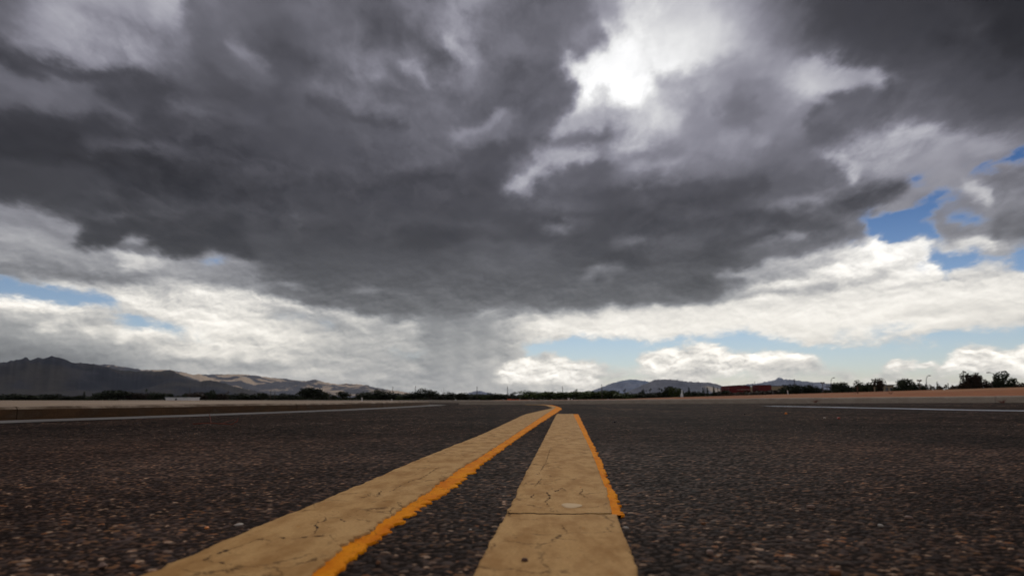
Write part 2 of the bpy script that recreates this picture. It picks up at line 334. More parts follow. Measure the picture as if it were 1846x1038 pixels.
# ---- billows in the deck
for pts, w, f, v, o in [
 ([(0,82),(60,108),(150,132),(250,150),(310,170)], 26, 10, 72, .65), ([(0,118),(50,150),(100,178)], 26, 9, 122, .7), ([(95,170),(160,198)], 16, 8, 112, .6),
 ([(40,200),(120,215),(220,238)], 22, 10, 66, .7), ([(130,172),(190,196),(250,232)], 14, 7, 106, .6), ([(200,168),(330,185)], 34, 14, 74, .7),
 ([(330,192),(400,205),(460,212)], 26, 12, 98, .6), ([(280,212),(340,255)], 30, 12, 70, .6), ([(160,262),(240,266),(330,282)], 12, 6, 100, .65),
 ([(385,95),(430,130),(480,150)], 26, 10, 122, .55), ([(425,90),(450,112),(470,128)], 12, 8, 150, .6), ([(480,88),(560,116)], 34, 14, 84, .6),
 ([(350,20),(370,80),(400,140)], 40, 18, 92, .6), ([(520,20),(590,35)], 34, 14, 120, .6), ([(680,30),(760,60),(800,100)], 44, 18, 86, .7),
 ([(610,98),(670,105),(720,100)], 30, 12, 130, .6), ([(650,125),(690,130)], 26, 10, 142, .6), ([(735,116),(765,128),(774,148)], 12, 5, 166, .75),
 ([(640,160),(700,195),(760,205)], 12, 6, 122, .7), ([(670,150),(730,180)], 12, 6, 98, .6), ([(560,178),(640,210),(720,228)], 24, 10, 80, .65),
 ([(780,180),(830,205)], 26, 10, 126, .6), ([(760,180),(745,200)], 12, 6, 96, .6), ([(800,50),(805,130)], 14, 7, 100, .6),
 ([(825,70),(830,100),(850,115)], 10, 4, 172, .75), ([(848,60),(856,100)], 8, 4, 155, .6), ([(870,20),(885,120),(880,180)], 26, 10, 108, .6),
 ([(900,180),(930,130),(990,140)], 30, 14, 100, .6), ([(940,215),(1000,190)], 24, 10, 98, .7), ([(960,195),(1020,160)], 14, 8, 130, .5),
 ([(812,246),(870,238),(895,222),(905,206)], 9, 4, 172, .75), ([(835,258),(900,245),(925,215)], 16, 7, 132, .7), ([(850,285),(930,275),(990,265)], 26, 10, 84, .7),
 ([(650,262),(740,258),(800,264)], 12, 6, 100, .6), ([(560,300),(640,296),(720,300)], 16, 8, 92, .5), ([(740,300),(775,290),(785,268)], 10, 6, 108, .55),
 ([(440,270),(500,300),(560,370)], 34, 16, 68, .6), ([(550,355),(640,370),(700,360)], 26, 12, 82, .5), ([(560,385),(640,405)], 8, 5, 94, .5),
 ([(720,392),(780,392),(840,405)], 10, 6, 104, .55), ([(700,330),(800,340),(880,330)], 34, 14, 74, .6), ([(740,425),(820,430)], 40, 14, 70, .6),
 ([(840,400),(900,410),(930,440)], 16, 8, 100, .5), ([(800,450),(850,432),(910,440)], 10, 6, 108, .5), ([(860,470),(910,480)], 30, 12, 100, .5),
 ([(460,425),(500,432)], 14, 7, 98, .6), ([(470,455),(560,470)], 10, 6, 92, .5), ([(330,350),(400,345)], 14, 8, 78, .5), ([(280,335),(300,350)], 14, 7, 76, .6),
 ([(1040,305),(1130,300)], 18, 8, 100, .7), ([(1120,315),(1200,310),(1300,300)], 12, 7, 132, .6), ([(990,350),(1200,345),(1380,322)], 22, 10, 82, .6),
 ([(1180,380),(1290,360),(1380,330)], 24, 10, 76, .7), ([(1130,330),(1180,325)], 14, 8, 112, .6), ([(1200,390),(1300,386)], 5, 3, 102, .6), ([(1100,358),(1160,372),(1220,378)], 5, 3, 98, .5),
 ([(990,408),(1010,415)], 14, 6, 138, .6), ([(1010,400),(1060,400)], 10, 5, 112, .5), ([(1100,440),(1170,432)], 10, 5, 124, .6), ([(1340,412),(1370,408)], 14, 7, 118, .5),
 ([(1050,465),(1200,470),(1330,462)], 24, 10, 78, .6), ([(1060,490),(1090,480),(1120,482)], 12, 5, 158, .65), ([(930,450),(990,460)], 24, 10, 104, .6),
 ([(1200,440),(1290,425)], 18, 8, 100, .5), ([(1360,440),(1400,432),(1450,424)], 8, 4, 150, .6),
 ([(1390,372),(1440,360),(1500,366)], 12, 5, 140, .65), ([(1410,330),(1470,322)], 20, 8, 96, .6), ([(1400,405),(1500,375),(1620,335)], 22, 9, 84, .6),
 ([(1180,140),(1190,160)], 10, 5, 200, .6), ([(1225,128),(1232,150)], 9, 4, 172, .8), ([(1262,125),(1278,132)], 12, 5, 178, .7), ([(1300,140),(1345,115),(1360,108)], 26, 9, 158, .6),
 ([(1190,170),(1230,165)], 16, 7, 205, .6), ([(1240,160),(1270,190),(1275,230)], 24, 9, 160, .6), ([(1330,160),(1350,230)], 34, 14, 130, .6), ([(1385,150),(1395,220)], 26, 10, 138, .6),
 ([(1300,250),(1340,240)], 14, 6, 180, .55), ([(1360,262),(1380,240)], 8, 4, 196, .6), ([(1170,240),(1190,215),(1185,200)], 8, 4, 225, .6), ([(1420,200),(1440,170)], 8, 4, 176, .6),
 ([(1460,185),(1490,180),(1500,190)], 7, 3, 205, .7), ([(1500,235),(1560,210),(1610,175)], 26, 9, 96, .7), ([(1470,215),(1510,205)], 14, 6, 128, .6),
 ([(1440,270),(1480,255)], 26, 9, 112, .6), ([(1490,262),(1520,250),(1560,236)], 5, 3, 190, .6), ([(1600,215),(1650,212)], 6, 3, 160, .6),
 ([(1740,150),(1820,190)], 30, 14, 82, .6), ([(1700,60),(1800,120)], 40, 18, 60, .5), ([(1680,190),(1740,200)], 22, 9, 104, .5), ([(1620,270),(1720,275)], 26, 10, 172, .6),
 ([(1740,285),(1775,282)], 12, 5, 142, .7), ([(1545,300),(1540,330)], 10, 4, 196, .6), ([(1420,262),(1450,300)], 22, 9, 118, .5),
 ([(1040,200),(1070,180),(1090,152)], 9, 5, 215, .6), ([(1000,240),(1030,212)], 7, 4, 205, .7), ([(1010,262),(1050,250),(1090,250)], 16, 6, 104, .7), ([(1085,262),(1125,248)], 12, 6, 140, .6),
 ([(975,285),(1020,275)], 8, 4, 205, .7), ([(940,330),(1000,300),(1060,285)], 9, 4, 210, .6), ([(1040,262),(1000,275)], 6, 3, 150, .6),
 ([(240,470),(300,478)], 6, 4, 215, .6), ([(280,455),(320,465)], 6, 3, 130, .5), ([(60,432),(140,440)], 10, 5, 172, .6), ([(0,420),(60,425)], 16, 7, 172, .6), ([(40,470),(60,465)], 12, 5, 122, .7),
 ([(330,540),(360,535)], 8, 4, 200, .5), ([(350,520),(400,530),(460,535)], 8, 4, 228, .6), ([(380,505),(440,512)], 14, 6, 135, .6), ([(395,480),(450,488)], 16, 6, 128, .6), ([(300,478),(360,482)], 10, 5, 135, .6),
 ([(1700,560),(1846,552)], 8, 4, 205, .5), ([(1420,590),(1560,580)], 10, 6, 214, .5), ([(1650,535),(1760,520)], 8, 4, 215, .5),
]: line(G, pts, w, f*1.5 if w < 20 else f, v, o*(.80 if w < 20 else 1))
# ---- small cumulus along the horizon
CUM = [[(895,665),(925,652),(950,641),(968,648),(990,652),(1000,640),(1012,648),(1030,655),(1050,648),(1072,650),(1076,662),(1080,690),(900,690)],
       [(1148,650),(1152,640),(1168,640),(1190,632),(1220,630),(1245,628),(1262,620),(1290,620),(1305,632),(1320,640),(1345,640),(1370,640),(1395,636),(1440,638),(1470,642),(1440,650),(1390,655),(1360,662),(1340,668),(1300,672),(1240,668),(1190,665),(1160,660)],
       [(1585,662),(1600,652),(1615,647),(1628,655),(1645,648),(1655,658),(1650,665),(1620,668)],
       [(1655,658),(1665,650),(1680,648),(1686,660),(1665,664)],
       [(1700,655),(1722,640),(1732,627),(1750,628),(1775,624),(1795,635),(1820,630),(1860,622),(1860,670),(1760,668),(1700,662)]]
for p in CUM: poly(G, p, 3, 246, .95)
for (x, y, r, v) in [(1250,664,50,205),(1330,660,24,205),(1210,655,20,222),(960,672,40,215),(1040,675,40,214),(1620,662,26,218),(1770,655,50,212),(1275,650,20,252),(1195,645,20,245),(1740,635,16,250),(1000,655,16,250),(945,650,12,248),(1610,655,12,250),(1800,660,40,205),(1330,676,30,235),(1418,664,9,232),(1380,672,16,228),(1345,660,14,242)]:
    blob(G, x, y, r*1.3, r*.45, 0, v, .8)
# ---- blue gaps (cover)
def gap(p, f=5, v=0.0, op=1.0): poly(C, p, f, v, op)
gap([(1560,395),(1600,385),(1640,380),(1660,362),(1690,345),(1712,330),(1700,320),(1650,318),(1640,322),(1660,330),(1690,318),(1720,325),(1712,345),(1700,362),(1665,385),(1660,408),(1680,420),(1700,430),(1690,440),(1670,425),(1640,430),(1606,440),(1590,425),(1572,428),(1560,415)], 4)
gap([(1760,300),(1800,280),(1860,258),(1860,292),(1810,295),(1765,312),(1755,320),(1745,312)], 6)
gap([(1685,340),(1712,330),(1708,352),(1688,352)], 4)
gap([(1700,392),(1730,380),(1762,384),(1775,396),(1745,401),(1712,405)], 7, .1, .85)
gap([(1715,325),(1738,318),(1735,345),(1720,362),(1700,372)], 6, .2, .8)
gap([(1560,392),(1620,378),(1680,400),(1690,425),(1610,428),(1565,420)], 4)
gap([(1690,455),(1705,460),(1740,455),(1790,460),(1860,440),(1860,488),(1790,478),(1720,492),(1700,500),(1690,480),(1672,468),(1668,445)], 5)
line(C, [(1715,490),(1760,476),(1812,470)], 14, 4, 1.0, .9)
gap([(1645,482),(1662,474),(1655,492)], 3, .2)
gap([(1530,440),(1565,430),(1550,445),(1530,450)], 4, .35, .8)
gap([(-20,500),(30,505),(65,512),(100,522),(165,528),(200,535),(215,550),(180,556),(120,550),(60,535),(-20,532)], 5, 0.05)
gap([(190,555),(215,565),(260,572),(310,592),(340,600),(380,606),(350,612),(300,604),(260,590),(215,582),(195,572)], 5, .3)
gap([(215,588),(250,586),(270,590),(250,593)], 3, .2)
gap([(368,464),(400,463),(398,472),(372,472)], 3, 0.05)
gap([(495,570),(560,570),(520,576)], 4, .45, .8)
gap([(570,580),(600,584),(585,592)], 3, .5, .7)
gap([(700,630),(770,636),(760,642),(710,640)], 5, .5, .8)
gap([(950,624),(985,614),(1040,608),(1120,612),(1200,616),(1290,605),(1330,600),(1400,612),(1500,625),(1600,620),(1700,600),(1860,590),(1860,622),(1780,622),(1725,625),(1700,650),(1690,670),(1580,672),(1500,668),(1470,645),(1440,634),(1395,634),(1340,638),(1305,630),(1290,617),(1262,617),(1240,626),(1190,630),(1150,636),(1146,660),(1100,668),(1080,655),(1070,645),(1050,645),(1030,652),(1000,636),(965,642),(940,638)], 6, 0.0)
gap([(1565,595),(1640,582),(1650,592),(1580,604)], 6, .5, .8)
gap([(1280,672),(1400,672),(1500,672),(1600,672),(1700,668),(1860,680),(1860,692),(1280,692)], 9, .34, .95)
gap([(1080,665),(1140,668),(1200,675),(1150,690),(1080,700)], 7, .5, .8)
gap([(1310,600),(1340,596),(1400,608),(1330,612)], 6, 0.1, .8)
for p in CUM: poly(C, p, 3, 1.0, 1.0)
poly(C, [(1500,590),(1620,600),(1700,615),(1690,632),(1600,632),(1500,620)], 14, .75, .7)
for (x, y, r) in [(1418,664,9),(1345,662,16),(1380,674,12),(1505,668,10),(1600,680,40),(1400,682,60),(1055,655,8),(1110,675,16),(1520,680,26)]:
    blob(C, x, y, r*1.3, r*.5, 0, 1.0, .85, .2)
C = blur(C, 4)
C[gy > 696] = np.maximum(C[gy > 696], .8)
for p in CUM: poly(C, p, 4, 1.0, 1.0)
C = blur(C, 1)
line(G, [(1290,545),(1380,527),(1500,520)], 10, 5, 150, .7)
line(G, [(1300,520),(1400,503),(1500,500)], 8, 5, 145, .7)
line(G, [(1320,498),(1440,480),(1520,470)], 9, 5, 190, .6)
line(G, [(1300,535),(1380,512),(1480,508)], 7, 4, 222, .7)
# ---- relief strength
D[:] = .60
blob(D, 1110, 110, 110, 70, 0, .12, .9)
blob(D, 1290, 210, 170, 100, 0, .8, .9)
poly(D, [(1420,-20),(1870,-20),(1870,240),(1700,215),(1600,130),(1440,90)], 30, .16, .8)
poly(D, [(200,300),(1300,380),(1300,530),(700,560),(300,420)], 40, .50, .8)
poly(D, [(-20,580),(640,560),(940,560),(940,700),(-20,700)], 20, .42, .8)
poly(D, [(1020,570),(1500,560),(1846,510),(1846,610),(1200,612)], 16, .16, .8)
poly(D, [(770,570),(900,570),(900,720),(780,720)], 16, .22, .8)
for p in CUM: poly(D, p, 6, .85, .9)
# rain shafts: fine fall streaks below the deck

line(G, [(1478,262),(1530,245),(1600,222),(1650,205),(1668,150)], 34, 12, 92, .6)
line(G, [(1590,165),(1618,140),(1640,152),(1672,136)], 10, 6, 80, .6)
poly(D, [(930,560),(1846,505),(1846,600),(1300,605),(930,600)], 18, .22, .9)
G = np.clip(blur(G, 2), 20, 262)
def to_lin(g): g = g/255.0; return np.where(g < .04045, g/12.92, ((g+.055)/1.055)**2.4)
AZ0, AZ1, EL0, EL1 = -43.0, 43.0, -1.0, 42.0
NA, NE, EP = 256, 256, 0.62      # finer steps towards the horizon
az = np.linspace(AZ0, AZ1, NA); el = EL0 + (EL1-EL0)*np.linspace(0, 1, NE)**(1/EP)
AZ, EL = np.meshgrid(az, el)
dx = np.sin(np.radians(AZ))*np.cos(np.radians(EL)); dy = np.cos(np.radians(AZ))*np.cos(np.radians(EL)); dz = np.sin(np.radians(EL))
cp, sp = math.cos(R(PITCH)), math.sin(R(PITCH))
fw = dy*cp + dz*sp; up = -dy*sp + dz*cp
sx = PX + FPX*dx/fw; sy = PY - FPX*up/fw
def sample(a):
    u = np.clip((sx + 16)/4, 0, CW-1.001); v = np.clip((sy + 20)/4, 0, CH-1.001)
    i, j = v.astype(int), u.astype(int); fu, fv = u-j, v-i
    return (a[i, j]*(1-fu) + a[i, j+1]*fu)*(1-fv) + (a[i+1, j]*(1-fu) + a[i+1, j+1]*fu)*fv
edge = np.clip(1 - np.maximum.reduce([(-sx)/200.0, (sx-1846)/200.0, (-sy)/260.0, 0*sx]), 0, 1)
edge = sst(edge)
LG = sample(G)*edge + (1-edge)*(150 + 30*np.clip(1-(EL-2)/14, 0, 1))
LC = sample(C)*edge + (1-edge)*1.0
LD = sample(D)*edge + (1-edge)*0.5

world = bpy.data.worlds.new('World'); sc.world = world; world.use_nodes = True
world.node_tree.nodes.clear(); W = NT(world.node_tree)
tc = W.new('ShaderNodeTexCoord').outputs['Generated']
dn = W.vm('NORMALIZE', tc); X, Y, Z = W.sep(dn)
azn = W.m('MULTIPLY', W.m('ARCTAN2', X, Y), 180/math.pi)
eln = W.m('MULTIPLY', W.m('ARCSINE', Z), 180/math.pi)
zc = W.m('MAXIMUM', Z, 0.0)
inv = W.m('DIVIDE', 1.0, W.m('ADD', zc, 0.26))
P = W.vm('MULTIPLY', W.vm('SCALE', dn, inv), (1.45, 0.85, 1.0))             # position in the plane of the clouds
Q = W.comb(W.m('MULTIPLY', azn, 1/9.0), W.m('MULTIPLY', eln, 1/5.0), W.m('MULTIPLY', azn, 0.02))   # upright clouds far off
far = W.mr(eln, 7.0, 15.0, 1.0, 0.0)
reach = W.mr(eln, 0.0, 26.0, 0.10, 1.0, 'LINEAR')
half = (0.5, 0.5, 0.5)
w1 = W.vm('SUBTRACT', W.noise(P, 3.4, 9.0, 0.60, color=True), half)
w2 = W.vm('SUBTRACT', W.noise(Q, 3.0, 7.0, 0.60, color=True), half)
w3 = W.vm('SUBTRACT', W.noise(P, 15.0, 5.0, 0.60, color=True), half); w3x, w3y, _ = W.sep(w3)
w1x, w1y, _ = W.sep(w1); w2x, w2y, _ = W.sep(w2)
azw = W.m('ADD', W.m('MULTIPLY_ADD', W.m('MULTIPLY', w1x, reach), 4.2, azn), W.m('ADD', W.m('MULTIPLY', W.m('MULTIPLY', w2x, far), 1.6), W.m('MULTIPLY', W.m('MULTIPLY', w3x, reach), 2.4)))
elw = W.m('ADD', W.m('MULTIPLY_ADD', W.m('MULTIPLY', w1y, reach), 3.2, eln), W.m('ADD', W.m('MULTIPLY', W.m('MULTIPLY', w2y, far), 1.0), W.m('MULTIPLY', W.m('MULTIPLY', w3y, reach), 2.0)))
ta = W.mr(azw, AZ0, AZ1, 0, 1, 'LINEAR'); te = W.m('POWER', W.mr(elw, EL0, EL1, 0, 1, 'LINEAR'), EP)
def curves(tsock, fns):
    n = W.new('ShaderNodeRGBCurve'); mp = n.mapping; mp.use_clip = True; mp.extend = 'HORIZONTAL'
    N = len(fns[0])
    for c, f in zip(mp.curves, fns):
        for i in range(N - 2): c.points.new((i+1)/(N-1), 0.5)
        for i in range(N):
            c.points[i].location = (i/(N-1), float(f[i])); c.points[i].handle_type = 'VECTOR'
    mp.update(); W.put(n.inputs['Color'], tsock); return n.outputs['Color']
def field(M, groups):
    M = np.nan_to_num(M); mean = M.mean(); Mc = M - mean
    ev, Vv_ = np.linalg.eigh(Mc.T@Mc + 1e-9*np.eye(M.shape[1])); order = np.argsort(-ev)[:80]
    V = Vv_[:, order].T; U = Mc@V.T; S = np.linalg.norm(U, axis=0) + 1e-12; U = U/S
    total = float(mean); acc = None; K = 3*groups
    for g in range(groups):
        fa, fe, scl, offa, offe = [], [], [], [], []
        for k in range(3*g, 3*g+3):
            a = V[k]*math.sqrt(S[k]); e = U[:, k]*math.sqrt(S[k])
            ma, me = np.abs(a).max()*1.001 + 1e-9, np.abs(e).max()*1.001 + 1e-9
            fa.append(a/ma*.5 + .5); fe.append(e/me*.5 + .5); scl.append(4*ma*me)
        A = W.vm('SUBTRACT', curves(ta, fa), (.5, .5, .5)); B = W.vm('SUBTRACT', curves(te, fe), (.5, .5, .5))
        d = W.vm('DOT_PRODUCT', W.vm('MULTIPLY', A, tuple(scl)), B, out=1)
        acc = d if acc is None else W.m('ADD', acc, d)
    err = np.abs((U[:, :K]*S[:K])@V[:K] + mean - M); print('field rank', K, 'error mean/max', err.mean(), err.max())
    return W.m('ADD', acc, total)
gS = field(LG/255.0, 16); cS = field(LC, 11); dS = field(LD, 6)
low = W.mr(eln, 3.0, 20.0, 1.0, 0.0)
# relief of the clouds: two scales of noise, plus a lit-from-above edge
Pw = W.vm('ADD', P, W.vm('SCALE', w1, 0.30))
n1 = W.noise(Pw, 6.5, 10.0, 0.52)
n1b = W.noise(W.vm('ADD', Pw, (0.0, -0.03, 0.03)), 6.5, 5.0, 0.5)
n2 = W.noise(Pw, 2.0, 4.0, 0.5)
emb = W.m('SUBTRACT', n1, n1b)
patch = W.mr(W.noise(P, 1.9, 3.0, 0.5), 0.40, 0.62, 0.15, 1.25)
relA = W.m('MULTIPLY', W.m('ADD', W.m('MULTIPLY', W.m('SUBTRACT', n1, 0.5), 0.55), W.m('MULTIPLY', emb, 0.9)), patch)
relA = W.m('ADD', relA, W.m('MULTIPLY', W.m('SUBTRACT', n2, 0.5), 0.78))
Qw = W.vm('ADD', Q, W.vm('SCALE', w2, 0.20))
m1 = W.noise(Qw, 4.4, 8.0, 0.56)
m1b = W.noise(W.vm('ADD', Qw, (0.015, 0.045, 0.0)), 4.4, 7.0, 0.56)
m2 = W.noise(W.vm('MULTIPLY', Qw, (1.0, 1.9, 1.0)), 1.6, 4.0, 0.5)
bil = W.m('ABSOLUTE', W.m('SUBTRACT', m1, 0.5))
relB = W.m('ADD', W.m('MULTIPLY', W.m('SUBTRACT', m1, m1b), 1.25), W.m('MULTIPLY', W.m('SUBTRACT', m2, 0.5), 0.55))
relB = W.m('ADD', relB, W.m('MULTIPLY', W.m('SUBTRACT', bil, 0.07), -0.35))
rel = W.m('ADD', W.m('MULTIPLY', relA, W.m('SUBTRACT', 1.0, far)), W.m('MULTIPLY', relB, far))
rel = W.m('MULTIPLY', rel, dS)
gray = W.m('MULTIPLY', W.m('MULTIPLY', gS, W.m('MULTIPLY_ADD', W.m('MULTIPLY', low, W.mr(gS, .55, .85)), .085, 1.0)), W.m('ADD', 1.0, rel))
nn = W.m('ADD', W.m('MULTIPLY', n1, W.m('SUBTRACT', 1.0, far)), W.m('MULTIPLY', m1, far))
cc = W.m('MULTIPLY_ADD', cS, 1.0, 0.0, clamp=True)
fine = W.noise(Pw, 15.0, 8.0, 0.62)
band = W.m('MULTIPLY', W.m('MULTIPLY', cc, W.m('SUBTRACT', 1.0, cc)), 4.0)
amp = W.m('MULTIPLY', W.m('ADD', band, 0.03), W.mr(far, 0.0, 1.0, 2.8, 1.8))
cov = W.m('ADD', cc, W.m('MULTIPLY', W.m('SUBTRACT', nn, 0.5), amp))
cov = W.m('ADD', cov, W.m('MULTIPLY', W.m('MULTIPLY', W.m('SUBTRACT', fine, 0.5), W.m('ADD', band, 0.03)), 0.9))
cov = W.mr(cov, 0.12, 1.04)
thin = W.m('MULTIPLY', W.m('SUBTRACT', 1.0, cov), 0.55)
gray = W.m('ADD', W.m('MULTIPLY', gray, W.m('SUBTRACT', 1.0, thin)), W.m('MULTIPLY', thin, 0.86))
gray = W.m('MAXIMUM', gray, 0.02)
lin = W.m('POWER', gray, 2.32)
bright = W.mr(gray, 0.50, 0.95, 0.0, 1.0)
tint_b = W.mix(low, (1.0, 1.0, 1.005), (1.04, 0.995, 0.91))
tint_d = W.mix(low, (0.985, 0.97, 1.15), (0.975, 1.0, 1.015))
tint = W.mix(bright, tint_d, tint_b)
cloud = W.vm('MULTIPLY', tint, W.comb(lin, lin, lin))
# rain shafts under the middle of the deck
sky = W.new('ShaderNodeTexSky', sky_type='NISHITA', sun_disc=False, sun_elevation=R(SUN_EL), sun_rotation=R(SUN_AZ),
            altitude=700.0, air_density=1.0, dust_density=0.0, ozone_density=4.0)
STR = 0.085
blue = W.vm('MULTIPLY', sky.outputs[0], W.vm('SCALE', W.mix(low, (.20,.34,.50), (1.0,.86,.82)), STR))

col = W.mix(cov, blue, cloud)
col = W.vm('SCALE', col, 1.0/STR)
bg = W.new('ShaderNodeBackground'); W.put(bg.inputs[0], col); bg.inputs[1].default_value = STR
out = W.new('ShaderNodeOutputWorld'); W.l.new(bg.outputs[0], out.inputs[0])
world.cycles.sampling_method = 'MANUAL'; world.cycles.sample_map_resolution = 512
# ---------------------------------------------------------------- materials
def mat(name):
    m = bpy.data.materials.new(name); m.use_nodes = True
    t = NT(m.node_tree); b = m.node_tree.nodes['Principled BSDF']
    return m, t, b
def simple(name, col, rough=0.7, var=0.25, scale=3.0, metal=0.0, bump=0.0, bscale=40.0, spec=0.4):
    m, t, b = mat(name)
    p = t.new('ShaderNodeTexCoord').outputs['Object']
    n = t.noise(p, scale, 5, 0.6)
    f = t.mr(n, 0.3, 0.7, 1 - var, 1 + var, 'LINEAR')
    t.put(b.inputs['Base Color'], t.vm('SCALE', col, f))
    b.inputs['Roughness'].default_value = rough; b.inputs['Metallic'].default_value = metal
    b.inputs['Specular IOR Level'].default_value = spec
    if bump:
        bn = t.new('ShaderNodeBump'); bn.inputs['Strength'].default_value = bump; bn.inputs['Distance'].default_value = 0.01
        t.put(bn.inputs['Height'], t.noise(p, bscale, 6, 0.6)); t.l.new(bn.outputs[0], b.inputs['Normal'])
    return m
M = {}
# asphalt: worn dark binder with brown, tan and grey aggregate standing out of it
m, t, b = mat('asphalt'); M['asphalt'] = m
geo = t.new('ShaderNodeNewGeometry').outputs['Position']
gx_, gy_, gz_ = t.sep(geo); flat = t.comb(gx_, gy_, 0.0)
a_st = t.new('ShaderNodeAttribute', attribute_name='stone').outputs['Fac']
a_cap = t.new('ShaderNodeAttribute', attribute_name='cap').outputs['Fac']
a_near = t.new('ShaderNodeAttribute', attribute_name='near').outputs['Fac']
vn = t.new('ShaderNodeTexVoronoi'); t.put(vn.inputs['Vector'], flat); vn.inputs['Scale'].default_value = 125.0
vr, vg, vb = t.sep(vn.outputs['Color'])
vcap = t.mr(vn.outputs['Distance'], 0.22, 0.5, 1.0, 0.0)
vcap = t.m('MULTIPLY', vcap, t.mr(vg, 0.25, 0.55))
st = t.m('ADD', t.m('MULTIPLY', a_st, a_near), t.m('MULTIPLY', vr, t.m('SUBTRACT', 1.0, a_near)))
cap = t.m('ADD', t.m('MULTIPLY', a_cap, a_near), t.m('MULTIPLY', vcap, t.m('SUBTRACT', 1.0, a_near)))
stone = t.ramp(st, [(0.0, (.030,.028,.030)), (.20, (.052,.046,.044)), (.42, (.085,.060,.044)), (.58, (.060,.056,.060)),
                    (.72, (.15,.098,.055)), (.82, (.13,.12,.11)), (.89, (.22,.115,.055)), (.94, (.34,.30,.24)), (1.0, (.45,.42,.36))], 'CONSTANT')
binder = t.vm('SCALE', (.016, .014, .013), t.mr(t.noise(flat, 300.0, 4, .6), .3, .7, .6, 1.5, 'LINEAR'))
c = t.mix(cap, binder, stone)
big = t.noise(flat, 1.3, 5, .6); mid = t.noise(flat, 9.0, 5, .65)
c = t.vm('SCALE', c, t.mr(big, .35, .65, .6, 1.45, 'LINEAR'))
trk = t.noise(t.vm('MULTIPLY', flat, (1.0, .12, 1.0)), 1.1, 3, .5); c = t.vm('SCALE', c, t.mr(trk, .35, .65, .72, 1.28, 'LINEAR'))
c = t.vm('SCALE', c, t.mr(mid, .3, .7, .72, 1.32, 'LINEAR'))
farm = t.mr(gy_, 1.2, 5.0)
m30 = t.mr(t.noise(flat, 34.0, 4, .7), .36, .64, .45, 1.6, 'LINEAR'); m12 = t.mr(t.noise(flat, 11.0, 4, .7), .36, .64, .55, 1.45, 'LINEAR')
mm = t.m('MULTIPLY', m30, m12)
c = t.vm('SCALE', c, t.m('ADD', t.m('SUBTRACT', 1.0, farm), t.m('MULTIPLY', mm, farm)))
a_gr = t.new('ShaderNodeAttribute', attribute_name='grain').outputs['Fac']
c = t.vm('SCALE', c, t.mr(a_gr, 0, 1, .2, 1.85, 'LINEAR'))
c = t.vm('MULTIPLY', c, (1.18, .88, .70))
c = t.mix(t.mr(t.noise(flat, .45, 3, .5), .42, .62, 0.0, .35), c, t.vm('MULTIPLY', c, (1.35, 1.02, .80)))
t.put(b.inputs['Base Color'], c)
t.put(b.inputs['Roughness'], t.mr(cap, 0, 1, .88, .66, 'LINEAR'))
b.inputs['Specular IOR Level'].default_value = .014
bn = t.new('ShaderNodeBump'); bn.inputs['Strength'].default_value = .8; bn.inputs['Distance'].default_value = .004
hh = t.m('ADD', t.m('MULTIPLY', vcap, t.m('SUBTRACT', 1.0, t.m('MULTIPLY', a_near, .9))), t.m('MULTIPLY', t.noise(flat, 420.0, 4, .6), .35))
t.put(bn.inputs['Height'], hh); t.l.new(bn.outputs[0], b.inputs['Normal'])

def paint(name, base, dark, chips, crack_w, scale):
    m, t, b = mat(name); M[name] = m
    p = t.new('ShaderNodeNewGeometry').outputs['Position']
    px_, py_, pz_ = t.sep(p); q = t.comb(px_, py_, 0.0)
    wob = t.vm('ADD', q, t.vm('SCALE', t.vm('SUBTRACT', t.noise(q, 22.0, 4, .6, color=True), (.5,.5,.5)), .05))
    wob = t.vm('MULTIPLY', wob, (1.0, .8, 1.0))
    e = t.vor(wob, scale, 'DISTANCE_TO_EDGE')
    region = t.mr(t.noise(q, 9.0, 5, .65), .47, .60)
    crack = t.m('MULTIPLY', t.mr(t.m('ADD', e, t.m('MULTIPLY', t.m('SUBTRACT', t.noise(q, 90.0, 3, .7), .5), .05)), 0.0, crack_w, 1.0, 0.0), region)
    spots = t.mr(t.noise(q, 150.0, 5, .68), .60, .68)
    spots = t.m('MULTIPLY', spots, t.mr(t.noise(q, 11.0, 3, .5), .46, .62))
    fine = t.noise(q, 260.0, 5, .7)
    grime = t.noise(t.vm('MULTIPLY', q, (1.0, .35, 1.0)), 26.0, 5, .62)
    c = t.vm('SCALE', base, t.mr(fine, .3, .7, .80, 1.16, 'LINEAR'))
    c = t.mix(t.mr(grime, .38, .68, 0.0, .85), c, dark)
    grit = t.mr(t.noise(q, 420.0, 3, .75), .58, .72); c = t.mix(t.m('MULTIPLY', grit, t.mr(t.noise(q, 5.0, 4, .6), .35, .65, .25, .85)), c, t.vm('MULTIPLY', dark, (.42, .36, .32)))
    c = t.mix(t.mr(t.noise(q, 3.5, 3, .5), .35, .7, 0.0, .5), c, t.vm('MULTIPLY', c, (.86, .80, .70)))
    c = t.mix(t.m('MULTIPLY', t.mr(t.noise(q, 70.0, 3, .6), .70, .76), chips), c, (.55, .20, .02))
    dk = t.m('MAXIMUM', crack, spots)
    c = t.mix(t.m('MULTIPLY', dk, .72), c, (.06, .035, .018))
    t.put(b.inputs['Base Color'], c); b.inputs['Roughness'].default_value = .85
    b.inputs['Specular IOR Level'].default_value = .03
    bn = t.new('ShaderNodeBump'); bn.inputs['Strength'].default_value = .7; bn.inputs['Distance'].default_value = .002
    t.put(bn.inputs['Height'], t.m('SUBTRACT', t.m('MULTIPLY', fine, .5), dk)); t.l.new(bn.outputs[0], b.inputs['Normal'])
paint('cream_paint', (.61, .365, .145), (.40, .21, .070), .8, .026, 12.0)
paint('orange_paint', (.95, .33, .006), (.75, .19, .003), 0.0, .012, 16.0)
M['paint_blister'] = simple('paint_blister', (.66, .46, .24), .8, .1, spec=.1)

